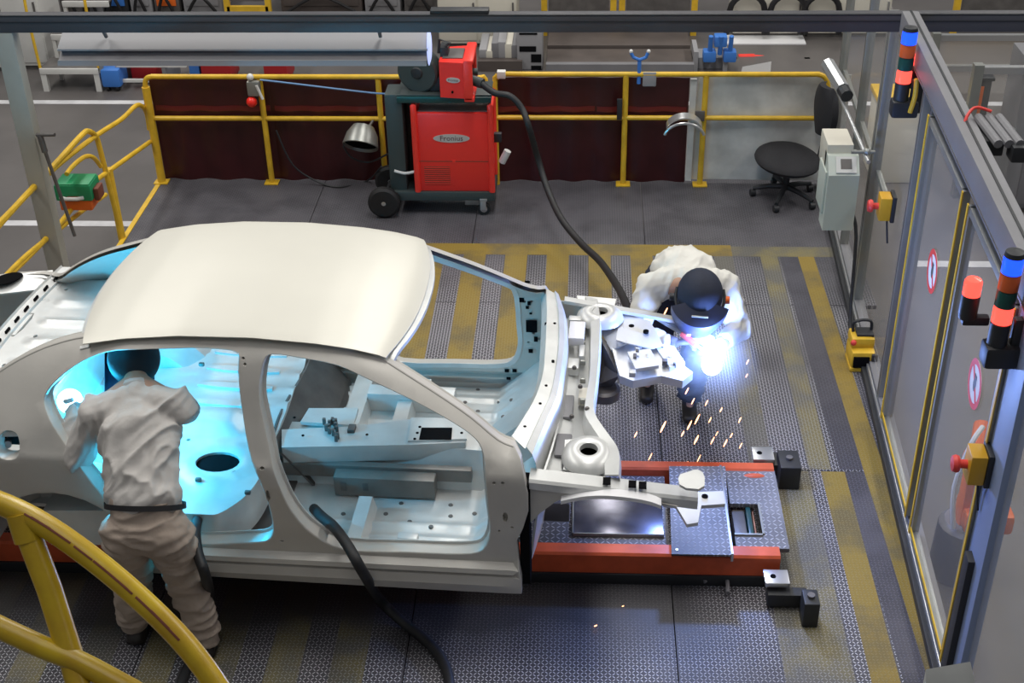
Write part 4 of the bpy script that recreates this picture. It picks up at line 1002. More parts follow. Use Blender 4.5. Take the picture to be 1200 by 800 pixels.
# end deck with a window
x0=G(857,600,.19).x; x1=G(917,600,.19).x; wy0=G(870,626,.19).y; wy1=G(870,590,.19).y; wx1=G(889,600,.19).x
e=MB().box((x0,YN+.06,.165),(x1,wy0,.19)).box((x0,wy1,.165),(x1,YR-.07,.19)).box((wx1,wy0,.165),(x1,wy1,.19)); obj('end_deck',e,'tloose',sk)
obj('window_rim',MB().box((x0,wy0-.012,.17),(wx1,wy0,.20)).box((wx1,wy0,.17),(wx1+.012,wy1,.20)),'alu',sk)
obj('drive_unit',MB().box((x0+.01,wy0+.02,.02),(x0+.08,wy1,.15),.01),'dsteel',sk); obj('drive_belt',MB().box((x0+.085,wy0,.05),(x0+.11,wy1,.17),.003),'dteal',sk); obj('drive_cover',MB().box((x0+.12,wy0+.01,.03),(wx1-.02,wy1-.01,.15),.01),'cop',sk)
obj('end_lug',MB().ball(Vector(((x0+x1)/2+.02,YR-.12,.18)),(.07,.025,.02),12,8),'orange',sk)
# low deck with smooth tray
l0=G(622,640,.15); l1=G(785,640,.15)
obj('low_deck',MB().box((-.40,YN+.07,.12),(l1.x,YR-.08,.145)),'tloose',sk)
ta=G(672,625,.16); tb=G(776,595,.16)
tr=obj('drip_tray',MB().box((ta.x,ta.y,.147),(tb.x,tb.y+.18,.156),.004),mat('tray_steel',(.22,.22,.27),.22,.85,.4,6),sk)
for xx in (ta.x,): obj('tray_rim',MB().box((ta.x,ta.y-.006,.147),(tb.x,ta.y,.168)).box((ta.x-.006,ta.y,.147),(ta.x,tb.y+.1,.166)),'alu',tr)
# raised loose tread plate
p=[G(x,y,.235) for x,y in ((787,649),(857,650),(850,546),(784,546))]
rp=obj('tread_cover_plate',MB().add([q for q in p]+[q-Vector((0,0,.012)) for q in p],[(0,1,2,3),(7,6,5,4),(0,4,5,1),(1,5,6,2),(2,6,7,3),(3,7,4,0)]),'tloose',sk)
obj('bent_edge',MB().box((p[1].x,p[1].y,.19),(p[1].x+.012,p[2].y,.243)),'alub',rp)
def lug(px,py,z): q=G(px,py,z); obj('rivet',MB().lathe([(.0,.004),(.008,.003),(.010,0)],q,n=8),'alub',rp)
lug(793,644,.236); 
def blk(name,par,a_,b_,m,z0,z1,bev=.006):
    p=G(*a_,z1); q=G(*b_,z1); return obj(name,MB().box((min(p.x,q.x),min(p.y,q.y),z0),(max(p.x,q.x),max(p.y,q.y),z1),bev),m,par)
def clamp(label,a_,b_,c_,d_,ba,bb):
    t=thing('locating_clamp',label,'clamp',G(*a_,0))
    o=blk('plate',t,a_,b_,'alub',.12,.15); q=G((a_[0]+b_[0])/2-4,(a_[1]+b_[1])/2,.15); obj('bolt',MB().lathe([(.001,.006),(.013,.005),(.016,0)],q,n=10),'hole',o)
    blk('arm',t,c_,d_,'blk',.02,.10); blk('block',t,ba,bb,'blk',.0,.16,.01)
    q=G((ba[0]+bb[0])/2,(ba[1]+bb[1])/2,.16); obj('knob',MB().cyl(q-Vector((0,0,.01)),q+Vector((0,0,.015)),.02,10),'dsteel',t)
    return t
clamp('black and silver locating clamp at the far end corner of the orange skid',(883,538),(905,523),(905,545),(925,530),(915,548),(935,527))
clamp('black and silver locating clamp at the near end corner of the orange skid',(897,683),(923,667),(900,697),(945,688),(943,708),(958,690))
q=G(845,685,.03); tag(obj('bent_hook',MB().tube(cat_rom([q+Vector((-.09,.02,0)),q+Vector((-.03,.06,.01)),q+Vector((.03,.05,.01)),q+Vector((.03,-.06,0))],4),.011,8),'grey'),'small bent steel hook lying on the tread plate in front of the skid','hook')
# ================================================================ WELDING CART
YC=9.72
wc=thing('welding_cart','red welding power source on a black two-wheeled cart, standing before the fence','welding machine',(G(530,245,0).x,YC+.2,0))
def cp(px,py,Y=YC): return GY(px,py,Y)
a=cp(490,222);b=cp(577,222); zT=cp(530,131).z; z0=cp(530,224).z; zs=cp(530,189).z; dp=.34
ms=obj('machine_housing',MB().box((a.x,YC,z0),(b.x,YC+dp,zT-.012),.012),'redf',wc)
obj('seam',MB().box((a.x-.001,YC-.0015,zs-.003),(b.x+.001,YC+.004,zs+.003)),'chip',ms)
for xx in (a.x,b.x): 
    rr=obj('end_frame',MB().tube(cat_rom([(xx,YC-.005,z0),(xx,YC-.012,zT-.02),(xx,YC+.02,zT+.035),(xx,YC+dp-.02,zT+.035),(xx,YC+dp,zT-.02),(xx,YC+dp,z0)],4),.024,10),'red',ms)
obj('top_tray',MB().box((a.x+.03,YC+.03,zT-.012),(b.x-.02,YC+dp-.03,zT-.004)),'dsteel',ms)
g0=cp(497,195);g1=cp(528,216); 
gr=obj('grille',MB().box((g0.x,YC-.003,g1.z),(g1.x,YC+.002,g0.z)),'chip',ms)
mb=MB()
for k in range(9): z=g1.z+(g0.z-g1.z)*(k+.5)/9; mb.box((g0.x,YC-.006,z-.004),(g1.x,YC-.002,z+.003))
obj('louvres',mb,'redf',gr,kind='stuff')
def oval(par,c,rx,rz,rot=None,txt='Fronius',s=.05):
    m4=Matrix.Translation(c)@(rot or Matrix.Identity(4))@Matrix.Rotation(R(90),4,'X')
    mb=MB().lathe([(.001,.003),(.96,.003),(1,0)],(0,0,0),(0,0,1),n=28)
    mb.v=[m4@Vector((v.x*rx if True else v.x,v.y*rz,v.z)) for v in mb.v]
    # lathe axis frame may swap x and y: rebuild as plain ellipse
    mb=MB(); n=32; vs=[m4@Vector((rx*math.cos(2*PI*i/n),rz*math.sin(2*PI*i/n),h)) for h in (0,.003) for i in range(n)]
    mb.add(vs,[[i for i in range(n)][::-1],[n+i for i in range(n)]]+[(i,(i+1)%n,n+(i+1)%n,n+i) for i in range(n)])
    o=obj('maker_badge',mb,'logo',par); text(txt,s,'logot',o,m4@Matrix.Translation((0,0,.004)),.0005); return o
q=cp(529,162); oval(wc,Vector((q.x,YC-.001,q.z)),.145,.036,None,s=.062)
obj('latch',MB().cyl((cp(532,188).x,YC-.008,zs),(cp(532,188).x,YC,zs),.012,10),'red',ms)
obj('base_frame',MB().box((cp(462,230).x,YC-.02,cp(530,234).z),(cp(580,230).x,YC+dp+.03,cp(530,224).z),.006),'dgreen',wc)
obj('base_bar',MB().box((cp(545,236).x,YC-.02,cp(545,239).z),(cp(562,236).x,YC+.03,cp(545,232).z),.006),'dsteel',wc)
obj('column',MB().box((cp(449,110).x,YC+.02,cp(455,236).z),(cp(470,110).x,YC+.26,cp(460,112).z),.02),'dgreen',wc)
obj('rear_post',MB().box((cp(470,110).x,YC+.20,cp(455,230).z),(cp(486,110).x,YC+.28,cp(460,118).z),.01),'blk',wc)
obj('support_arm',MB().box((cp(464,108).x,YC-.0,cp(500,121).z),(cp(575,112).x,YC+.18,cp(500,114).z),.006),'dteal',wc)
obj('support_tray',MB().box((cp(464,108).x,YC+.02,cp(500,114).z),(cp(575,112).x,YC+.32,cp(500,114).z+.012),.004),'dgreen',wc)
for yy in (YC-.06,YC+.36):
    c=Vector((G(450,238,.13).x,yy,.135)); w_=obj('wheel',MB().lathe([(.06,-.035),(.11,-.035),(.13,-.02),(.13,.02),(.11,.035),(.06,.035)],c,(0,1,0),n=28),'rub',wc)
    obj('wheel_rim',MB().lathe([(.001,-.022),(.02,-.03),(.03,-.02),(.06,-.015),(.09,-.022),(.09,.02),(.001,.02)],c,(0,1,0),n=24),'blk',w_)
    obj('hub_cap',MB().lathe([(.001,-.038),(.018,-.036),(.022,-.028)],c,(0,1,0),n=14),'alub',w_)
obj('axle',MB().cyl((c.x,YC-.06,.135),(c.x,YC+.36,.135),.015),'blk',wc)
for yy in (YC-.0,YC+.33):
    c=Vector((G(567,245,.05).x,yy,.055)); w_=obj('caster',MB().lathe([(.02,-.014),(.05,-.014),(.055,-.008),(.055,.008),(.05,.014),(.02,.014)],c,(0,1,0),n=20),'rub',wc)
    obj('caster_hub',MB().lathe([(.001,-.018),(.022,-.016),(.03,-.014)],c,(0,1,0),n=12),'chrome',w_)
    obj('caster_fork',MB().box((c.x-.028,yy-.024,.05),(c.x+.02,yy-.018,.14),.003).box((c.x-.028,yy+.018,.05),(c.x+.02,yy+.024,.14),.003).box((c.x-.03,yy-.025,.13),(c.x+.03,yy+.025,.15),.003),'alub',w_)
mb=MB().tube(cat_rom([cp(462,200),cp(475,203),cp(490,200)],4),.012,8); obj('gas_tube',mb,'white',wc)
q=cp(588,190,YC+.1); obj('coolant_cap',MB().cyl(q,q+Vector((.05,0,.10)),.03,12),'white',wc)
obj('side_port',MB().box((b.x+.02,YC+.05,cp(578,170).z),(b.x+.08,YC+.10,cp(578,160).z),.004),'blk',wc)
# wire feeder, turned a little
fr0=cp(543,118); fa=cp(516,118); fb_=cp(546,122)
wf=thing('wire_feeder','small red wire feeder with grey oval badge on top of the welding cart','wire feeder',(cp(542,112).x,YC+.12,cp(530,114).z+.012),R(0))
fz0=cp(530,114).z+.012; fh=cp(530,72,YC-.02).z-fz0+.0; fx0=cp(516,100).x; fx1=cp(546,100).x; fx2=cp(567,100).x
fo_=MB().prism([(fx0,YC-.03),(fx1,YC-.06),(fx1,YC+.34),(fx0,YC+.30)],'z',fz0,fz0+fh); obj('cover',fo_,'redf',wf)
for yy in (YC-.075,YC+.33): obj('front_frame',MB().box((fx1-.01,yy-.01,fz0-.01),(fx1+.06,yy+.02,fz0+fh+.02),.01),'red',wf)
obj('front_hood',MB().box((fx1-.01,YC-.085,fz0+fh-.01),(fx1+.07,YC+.35,fz0+fh+.03),.02),'red',wf)
obj('front_sill',MB().box((fx1-.01,YC-.085,fz0-.02),(fx1+.07,YC+.35,fz0+.02),.01),'red',wf)
obj('control_panel',MB().box((fx1,YC-.05,fz0+.02),(fx1+.03,YC+.32,fz0+fh-.01)),'hole',wf)
obj('socket',MB().cyl((fx1+.02,YC+.05,fz0+.12),(fx1+.13,YC+.0,fz0+.10),.04,14).cyl((fx1+.02,YC+.20,fz0+.12),(fx1+.08,YC+.20,fz0+.12),.03,12),'dgreen',wf)
obj('top_inset',MB().box((fx0+.02,YC+.04,fz0+fh),(fx1-.02,YC+.26,fz0+fh+.008),.004),'dsteel',wf)
q=cp(531,94,YC-.048); oval(wf,Vector((q.x,YC-.047,q.z)),.055,.022,Matrix.Rotation(math.atan2(-.03,fx1-fx0),4,'Z'),s=.026)
obj('knob',MB().cyl((cp(531,110).x,YC-.055,fz0+.05),(cp(531,110).x,YC-.04,fz0+.05),.009,10),'hole',wf)
q=cp(492,82,YC+.16); sp_=thing('wire_spool','black round wire spool case beside the red feeder','wire spool',q)
obj('case',MB().lathe([(.001,-.07),(.15,-.07),(.165,-.055),(.165,.055),(.15,.07),(.001,.07)],q,(.25,1,0),n=32),'dgreen',sp_)
obj('hub',MB().lathe([(.001,-.085),(.04,-.08),(.05,-.07)],q,(.25,1,0),n=16),'blk',sp_)
obj('spool_bracket',MB().box((cp(511,0).x,YC+.08,fz0),(cp(521,0).x,YC+.22,cp(515,60).z),.01).box((cp(496,0).x,YC+.08,fz0),(cp(520,0).x,YC+.24,fz0+.12),.02).tube([cp(514,62,YC+.1),cp(515,46,YC+.1),cp(527,50,YC+.1),cp(516,60,YC+.1)],.012,8),'blk',sp_)
# hoses
tag(obj('welding_hose',MB().tube(cat_rom([Vector((fx1+.12,YC+.0,fz0+.10)),cp(580,109,YC-.05),cp(598,113,YC-.08),cp(612,128,YC-.12),cp(620,150,YC-.2),G(630,185,.55),G(641,220,.36),G(657,255,.26),G(680,284,.22),G(703,306,.28),G(720,330,.42),G(730,348,.62),G(740,372,.80)],6),.026,12),'rub'),'thick dark welding hose running from the red feeder to the far welder','hose')
tag(obj('welding_hose',MB().tube(cat_rom([G(368,596,.50),G(378,606,.62),G(392,618,.72),GY(408,640,4.78),GY(424,668,4.72),G(445,702,.14),G(470,727,.04),G(497,748,.03),G(515,768,.03),G(525,790,.03),G(527,815,.03),G(520,850,.03)],6),.027,12),'rub'),'thick black welding hose hanging out over the front door sill onto the floor','hose')
tag(obj('welding_hose',MB().tube(cat_rom([G(238,585,.55),G(233,603,.64),G(229,622,.74),GY(232,648,4.72),GY(240,672,4.66),G(246,700,.26),G(242,730,.08),G(230,762,.03),G(216,790,.03),G(204,830,.03)],6),.026,12),'rub'),'thick black welding hose running beside the right leg of the welder in beige trousers','hose')
tag(obj('blue_cable',MB().tube(cat_rom([zf(306,92)+Vector((0,-.03,0)),zf(325,93)+Vector((0,-.05,0)),zf(355,96)+Vector((0,-.06,0)),zf(400,102)+Vector((0,-.05,0)),zf(440,107)+Vector((0,-.04,0)),cp(460,110,YC+.2)],4),.008,6),mat('cable_blue',(.15,.30,.55),.5)),'thin blue cable strung along the left fence top to the cart','cable')
tag(obj('thin_cable',MB().tube(cat_rom([zf(325,150)+Vector((0,-.05,0)),zf(345,190)+Vector((0,-.06,0)),G(375,214,.03),G(400,219,.01),G(430,212,.01),cp(447,195,YC+.2)],5),.008,6),'blk'),'thin black cable looping from the left curtain to the cart wheel','cable')
tag(obj('thin_cable',MB().tube(cat_rom([zf(404,165)+Vector((0,-.1,0)),zf(415,178)+Vector((0,-.12,0)),zf(435,183)+Vector((0,-.12,0)),cp(455,180,YC+.3)],5),.008,6),'blk'),'thin black cable drooping below the grey extraction nozzle','cable')
# extraction nozzle on the left fence
q=zf(426,158)+Vector((0,-.14,0)); en=thing('extraction_nozzle','grey bell-shaped extraction nozzle hanging on the left fence','nozzle',q)
ax=Vector((-.1,-.55,-.62)).normalized()
obj('bell',MB().lathe([(.03,-.15),(.09,-.13),(.13,-.06),(.15,.04),(.145,.045),(.12,-.05),(.07,-.10),(.001,-.11)],q,ax,n=28),'alu',en)
obj('throat',MB().lathe([(.001,-.05),(.115,-.045),(.135,.02)],q,ax,n=24),'hole',en)
obj('hook',MB().cyl(q+Vector((.05,.06,.08)),(q.x+.10,YF,zm),.012),'dsteel',en)
# welding visor hung at the curtain / sheet edge
q=zf(801,133)+Vector((0,-.08,0)); vz=thing('hung_welding_visor','silver curved visor hung on the fence before the curtain edge','visor',q)
def vsf(u,v,r=.15): a=PI*(.08+.84*u); return (q.x-r*math.cos(a),q.y-.02-.07*v,q.z-.07+r*.8*math.sin(a)-.02*v)
obj('shell',MB().grid(vsf,16,4,th=(0,0,-.012)),'alub',vz); obj('rim',MB().tube([Vector(vsf(i/16,1.3,.165))-Vector((0,0,.045)) for i in range(17)],.012,8),'alub',vz)
obj('strap',MB().box((q.x+.09,q.y+.03,q.z-.05),(q.x+.17,q.y+.05,q.z+.04),.006),'dsteel',vz)
# pull switch on the fence
q=zf(299,100)+Vector((0,-.05,0)); ps=thing('hanging_pull_switch','grey pendant switch with red ball hung on the left fence top rail','switch',q)
obj('body',MB().box(q+Vector((-.055,-.03,-.07)),q+Vector((.055,.03,.06)),.02),'alu',ps); obj('cap',MB().ball(q+Vector((-.02,0,.09)),.03,10,8),'white',ps); obj('lever',MB().cyl(q+Vector((.03,-.03,.03)),q+Vector((.07,-.03,-.09)),.012),'white',ps); obj('red_ball',MB().ball(q+Vector((-.03,-.01,-.12)),.045,14,10),mat('bright_red_ball',(.95,.03,.02),.3),ps)
# tool case on the side guard
q=lx(84,222); q=Vector((XL+.05,q.y,q.z-.01)); tb_=thing('rail_tool_case','green lidded tool case with orange base hung on the left guard rail','tool case',q-Vector((0,0,.12)))
obj('base',MB().box(q+Vector((-0.12,-0.096,-0.112)),q+Vector((0.112,0.08,-0.032)),.012),'og',tb_)
obj('lid',MB().box(q+Vector((-0.136,-0.104,-0.032)),q+Vector((0.128,0.096,0.088)),.012),'green',tb_); obj('lid_top',MB().box(q+Vector((-0.128,-0.096,0.086)),q+Vector((0.12,0.088,0.096)),.004),'green',tb_)
obj('hand_grip',MB().tube([q+Vector((-0.096,-0.112,-0.0)),q+Vector((-0.048,-0.136,0.0)),q+Vector((0.032,-0.136,0.0)),q+Vector((0.072,-0.112,0.0))],.014,8),'white',tb_)
obj('latch',MB().box(q+Vector((-0.048,-0.128,-0.024)),q+Vector((0.04,-0.104,0.008)),.004),'chip',tb_); obj('side_pocket',MB().box(q+Vector((0.128,-0.064,-0.048)),q+Vector((0.168,0.048,0.048)),.01),'chip',tb_)
# ================================================================ CHAIR
c=G(925,232,0); st=GY(925,190,c.y)
chs=thing('swivel_chair','black swivel chair with round padded seat before the pale sheet panel','chair',c-Vector((.04,0,0)),R(12))
CC=WM[chs]
def cobj(name,mb,m,par=chs): return obj(name,mb,m,par,local=True)
zs_=G(925,190,.5); hs=.34
cobj('seat',MB().ball((0,.02,hs),(.26,.33,.08),28,12),'seat'); cobj('seat_pan',MB().cyl((0,0,hs-.07),(0,0,hs-.03),.12),'blk')
cobj('gas_column',MB().cyl((0,0,.08),(0,0,hs-.06),.028),'blk'); 
for k in range(5):
    a=2*PI*k/5+.3; e=Vector((.26*math.cos(a),.29*math.sin(a),0))
    o=cobj('base_leg',MB().tube([(0,0,.11),e*.5+Vector((0,0,.10)),e+Vector((0,0,.07))],[.026,.022,.016],8),'blk')
    obj('caster',MB().cyl(e+Vector((-.02,0,.03)),e+Vector((.02,0,.03)),.03,12),'blk',o,local=True)
def _bk(u,v):
    a=(u-.5)*1.6; r=.0; w_=.20*math.sqrt(max(0,1-(2*v-1)**2*.8)); return (.25-.04*(1-(2*u-1)**2),w_*(2*u-1)*1.0,.56+.40*v)
cobj('backrest',MB().grid(_bk,12,12,th=(.05,0,0)),'seat'); cobj('back_stem',MB().tube([(.05,0,hs-.06),(.25,0,hs-.04),(.31,0,.65)],.018,8),'blk')
# ================================================================ WALL FITTINGS
def onw(y,z,x=-.05): return Wm@Vector((x,y,z))
c=GX(983,218,1.78); cb=GX(984,262,1.74)
t=thing('wall_control_box','pale green-grey control box with small screen mounted inside the glass wall','control box',cb)
y_=cb.y; zb_=GY(984,270,y_).z; zt_=GY(984,206,y_).z; xa_=GY(967,240,y_).x; xb_=GY(1003,240,y_).x
obj('housing',MB().prism([(y_,zb_),(y_+.16,zb_),(y_+.20,zt_+.10),(y_+.10,zt_+.10),(y_,zt_)],'x',xa_,xb_),'pale',t)
obj('upper_case',MB().box((xa_-.0,y_+.14,zt_-.05),(xb_-.03,y_+.42,zt_+.16),.01),'cream',t)
s0=Vector((xa_+.10,y_+.02,zt_+.025)); obj('screen_bezel',MB().prism([(y_+.01,zt_+.012),(y_+.09,zt_+.092),(y_+.085,zt_+.10),(y_+.005,zt_+.02)],'x',xa_+.05,xb_-.02),'white',t)
obj('screen',MB().prism([(y_+.025,zt_+.032),(y_+.075,zt_+.082),(y_+.072,zt_+.089),(y_+.022,zt_+.039)],'x',xa_+.08,xb_-.05),'dsteel',t)
obj('side_panel',MB().box((xa_-.012,y_+.05,zb_+.1),(xa_,y_+.30,zt_),.004),'pale',t)
obj('cable',MB().tube(cat_rom([(xb_,y_+.1,zb_+.1),(xb_+.03,y_,zb_-.05),(xb_+.02,y_-.2,.10),(xb_+.02,y_-.5,.02)],4),.012,8),'blk',t)
q0=GX(978,98,1.80); q1=GX(1018,190,1.86)
t=thing('gas_strut','slim chrome gas strut with aluminium head beside the glass wall','strut',q0)
obj('cylinder',MB().cyl(q0,q1,.014),'alub',t); e0=GX(970,75,1.76); e1=GX(988,105,1.82); obj('head',MB().tube([e0,e1],.05,8),'alub',t); obj('head_end',MB().tube([e1,e1+(e1-e0)*.25],.045,10),'blk',t)
q=GX(1016,178,1.84); obj('end_bracket',MB().cyl(q+Vector((-.10,0,0)),q+Vector((.05,0,0)),.012).ball(q,.025,8,6),'alu',t)
def estop(label,px,py,s=1.0):
    w_=WI(px,py); c=Wm@Vector((-.09,w_.y,w_.z)); c=Wm@Vector((-.085,WI(px+6,py).y,WI(px+6,py).z))
    t=thing('emergency_stop',label,'stop button',c,-A_)
    obj('box',MB().box((-.04,-.055,-.075),(.03,.055,.075),.008),mat('stop_box_yellow',(.62,.34,.02),.4) if 'stop_box_yellow' not in bpy.data.materials else bpy.data.materials['stop_box_yellow'],t,local=True)
    obj('back_plate',MB().box((.03,-.06,-.085),(.055,.06,.085),.006),'blk',t,local=True)
    obj('button',MB().cyl((-.08,0,0),(-.04,0,0),.020,14).lathe([(.036,0),(.04,.012),(.034,.028),(.001,.034)],(-.075,0,0),(-1,0,0),n=18),'signr',t,local=True)
    obj('cable',MB().tube(cat_rom([(.02,0,-.07),(.03,.01,-.14),(.045,0,-.25)],4),.006,6),'blk',t,local=True)
estop('yellow emergency stop box with red button on the wall by the pale control box',1048,242)
estop('yellow emergency stop box with red button on the blue post, lower right',1162,545)
def tower(label,px,py,seq,r=.037):
    """stack of lamp segments; seq from the top"""
    w_=WI(px,py); c=Wm@Vector((-.115,0,0)); o=CAM; d=ray(px,py); 
    oo=Wi@CAM; dd=Wi.to_3x3()@d; k=(-.115-oo.x)/dd.x; p=oo+dd*k; p=Wm@p
    h=.075; n=len(seq); t=thing('signal_tower',label,'signal lamp',p-Vector((0,0,h*n+.12)))
    for i,m in enumerate(seq):
        z=-h*(i+1); obj('lamp_segment',MB().lathe([(r,.004),(r,h-.01),(r*.93,h-.004),(r*.93,h)],p+Vector((0,0,z)),n=24),m,t)
    obj('cap',MB().lathe([(r,0),(r*.9,.02),(.001,.028)],p,n=24),'blk',t)
    obj('foot',MB().lathe([(r*1.0,-.12),(r*1.0,-.02),(r,0)],p+Vector((0,0,-h*n)),n=20),'blk',t)
    obj('bracket',MB().box(p+Vector((-.05,-.05,-h*n-.20)),p+Vector((.10,.05,-h*n-.10)),.02).box(p+Vector((.05,-.02,-h*n-.18)),p+Vector((.12,.02,-h*n+.02)),.01),'blk',t)
    return t,p
M['ldgreen']=mat('lamp_dark_green',(.01,.07,.06),.3)
t1,p1=tower('signal tower at the beam corner, blue and orange lamps over a lit red lamp',1067,36,['lblue','lora','ldgreen','lred'],.042)
t2,p2=tower('signal tower at the right edge, blue top lamp and lit red lamp',1189,300,['lblue','lora','ldgreen','lred'],.040)
def beac(label,c,m='lred'):
    t=thing('red_beacon',label,'signal lamp',c-Vector((0,0,.12)))
    obj('lens',MB().lathe([(.036,-.03),(.036,.03),(.03,.04),(.001,.045)],c,n=20),m,t); obj('base',MB().lathe([(.034,-.14),(.038,-.12),(.038,-.03)],c,n=16),'blk',t); obj('arm',MB().box(c+Vector((-.02,-.02,-.17)),c+Vector((.09,.02,-.13)),.01),'blk',t)
beac('small lit red beacon beside the signal tower at the right edge',p2+Vector((-.105,.10,-.20)))
beac('small lit red beacon beside the far signal tower at the beam corner',p1+Vector((.075,.10,-.20)))
tag(obj('yellow_cable_tie',MB().tube(cat_rom([p1+Vector((.06,-.05,-.26)),p1+Vector((.065,-.05,-.36)),p1+Vector((.05,-.05,-.46))],4),.014,8),'yellow'),'short yellow cable hanging beside the far signal tower','cable')
q=Wm@Vector((.0,WI(1150,160).y+.1,2.32)); q=GX(1150,158,1.93)
t=thing('valve_block','black valve and connector block on top of the wall beam, with red hose','valve block',q-Vector((0,0,.08)))
obj('manifold',MB().box(q+Vector((-.03,-.12,-.06)),q+Vector((.08,.12,.02)),.01),'blk',t)
for k in range(3): obj('cylinder',MB().cyl(q+Vector((.03+.05*k,-.18,.03)),q+Vector((.0+.05*k,.10,.05)),.022,10),'grey',t)
obj('connector',MB().box(q+Vector((.09,-.22,-.05)),q+Vector((.17,-.12,.03)),.01),'blk',t)
obj('red_hose',MB().tube(cat_rom([q+Vector((-.02,.02,-.10)),q+Vector((-.07,.06,.02)),q+Vector((-.02,.12,.09)),q+Vector((.06,.10,.08))],5),.008,8),'signr',t)
# yellow floor unit
c=G(1008,436,0); t=thing('yellow_floor_unit','yellow box shaped floor blower with black opening and carrying handle, by the glass wall','blower',c)
obj('housing',MB().box(c+Vector((-.07,.0,.02)),c+Vector((.09,.22,.15)),.03),'yellow',t); obj('upper_housing',MB().box(c+Vector((-.07,.06,.14)),c+Vector((.09,.22,.22)),.03),'yellow',t)
obj('intake',MB().box(c+Vector((-.055,-.008,.035)),c+Vector((.05,.01,.12)),.02),'hole',t); obj('side_block',MB().box(c+Vector((.06,-.012,.04)),c+Vector((.10,.12,.14)),.01),'blk',t)
obj('base',MB().box(c+Vector((-.07,-.0,.0)),c+Vector((.09,.20,.03)),.01),'yellow',t)
obj('carry_handle',MB().tube(cat_rom([c+Vector((-.04,.16,.20)),c+Vector((-.045,.16,.29)),c+Vector((.06,.16,.30)),c+Vector((.07,.16,.20))],4),.010,8),'blk',t)
obj('red_switch',MB().ball(c+Vector((-.055,.06,.19)),.02,10,8),'signr',t); obj('top_grille',MB().box(c+Vector((-.03,.09,.215)),c+Vector((.08,.19,.235)),.005),'blk',t)
# near corner box bottom right
p=[dpt(x,y,3.6) for x,y in ((1085,784),(1137,775),(1150,830),(1085,840))]
tag(obj('corner_box',MB().add([q for q in p]+[q-Vector((0,0,.3)) for q in p],[(0,1,2,3),(7,6,5,4),(0,4,5,1),(1,5,6,2),(2,6,7,3),(3,7,4,0)]),'sheet'),'pale grey box top at the bottom right beside the glass wall','box')
# ================================================================ ARCS AND SPARKS
tag(obj('welding_arc',MB().ball(ARC1,.062,18,12),'arc'),'blinding cyan-white welding arc in the rear door corner of the car','welding arc')
tag(obj('welding_arc',MB().ball(ARC2,.055,18,12),'arcb'),'blinding blue-white welding arc at the front end of the car','welding arc')
SPK=[(745,509,6,3),(777,500,12,6),(808,498,10,5),(817,491,11,5),(800,508,6,4),(816,515,10,6),(835,516,8,3),(867,492,6,2),(876,424,5,1),(819,537,8,1),(824,550,9,3),(762,535,8,1),(840,508,5,1),(850,519,8,4),(868,522,6,2),(812,470,7,2),(805,458,7,3),(828,472,6,3),(862,375,5,2),(857,510,5,2),(698,733,3,2),(725,617,5,2),(730,710,2,1),(866,577,4,2),(805,543,5,2),(780,365,9,4),(875,440,4,1),(790,415,7,3),(845,480,5,2),(832,492,6,2)]
sm_me=None
for i,(px,py,l_,w_) in enumerate(SPK):
    z=max(.02,.80-(py-430)*.006) if 600>py>430 else (.85 if py<600 else .02)
    c=G(px,py,z); dv=(G(px+2,py-4,z+.012)-c); dv.normalize()
    if py>600: dv=Vector((.3,.2,0)).normalized()
    rr=.0020+.0006*w_; ln=.0065*l_
    if sm_me is None:
        o=obj('spark',MB().ball((0,0,0),(.45,.45,1),8,6),'spark'); sm_me=o.data
    else:
        o=bpy.data.objects.new('spark',sm_me); COL.objects.link(o)
    o.location=c; o.rotation_mode='QUATERNION'; o.rotation_quaternion=dv.to_track_quat('Z','Y'); o.scale=(rr*2.2,rr*2.2,max(ln*.5,rr))
    tag(o,'glowing orange spark flying off the front welding arc' if py<600 else 'tiny glowing spark fallen away from the front welding arc','spark','sparks of the front weld' if py<600 else 'fallen sparks')
# fume lit by the arcs
def fume(name,c,r,dens,label,col):
    me=MB().ball(c,r,20,14); m=bpy.data.materials.new('weld_fume'); m.use_nodes=True; t=m.node_tree; N=t.nodes; L=t.links
    N.remove(N['Principled BSDF']); v=N.new('ShaderNodeVolumeScatter'); v.inputs['Color'].default_value=(*col,1); v.inputs['Anisotropy'].default_value=.2
    g=N.new('ShaderNodeNewGeometry'); s=N.new('ShaderNodeVectorMath'); s.operation='SUBTRACT'; s.inputs[1].default_value=tuple(c); L.new(g.outputs['Position'],s.inputs[0])
    ln=N.new('ShaderNodeVectorMath'); ln.operation='LENGTH'; L.new(s.outputs[0],ln.inputs[0])
    mr=N.new('ShaderNodeMapRange'); mr.inputs[1].default_value=r; mr.inputs[2].default_value=0; mr.inputs[3].default_value=0; mr.inputs[4].default_value=dens; L.new(ln.outputs[1],mr.inputs[0])
    L.new(mr.outputs[0],v.inputs['Density']); L.new(v.outputs[0],N['Material Output'].inputs['Volume'])
    o=obj(name,me,m); tag(o,label,'smoke',kind='stuff'); return o
fume('weld_fume',ARC2,.28,.75,'thin blue-lit welding fume around the front arc',(.9,.95,1))
fume('weld_fume',ARC1,.20,1.2,'thin cyan-lit welding fume around the rear door arc',(.9,.97,1))
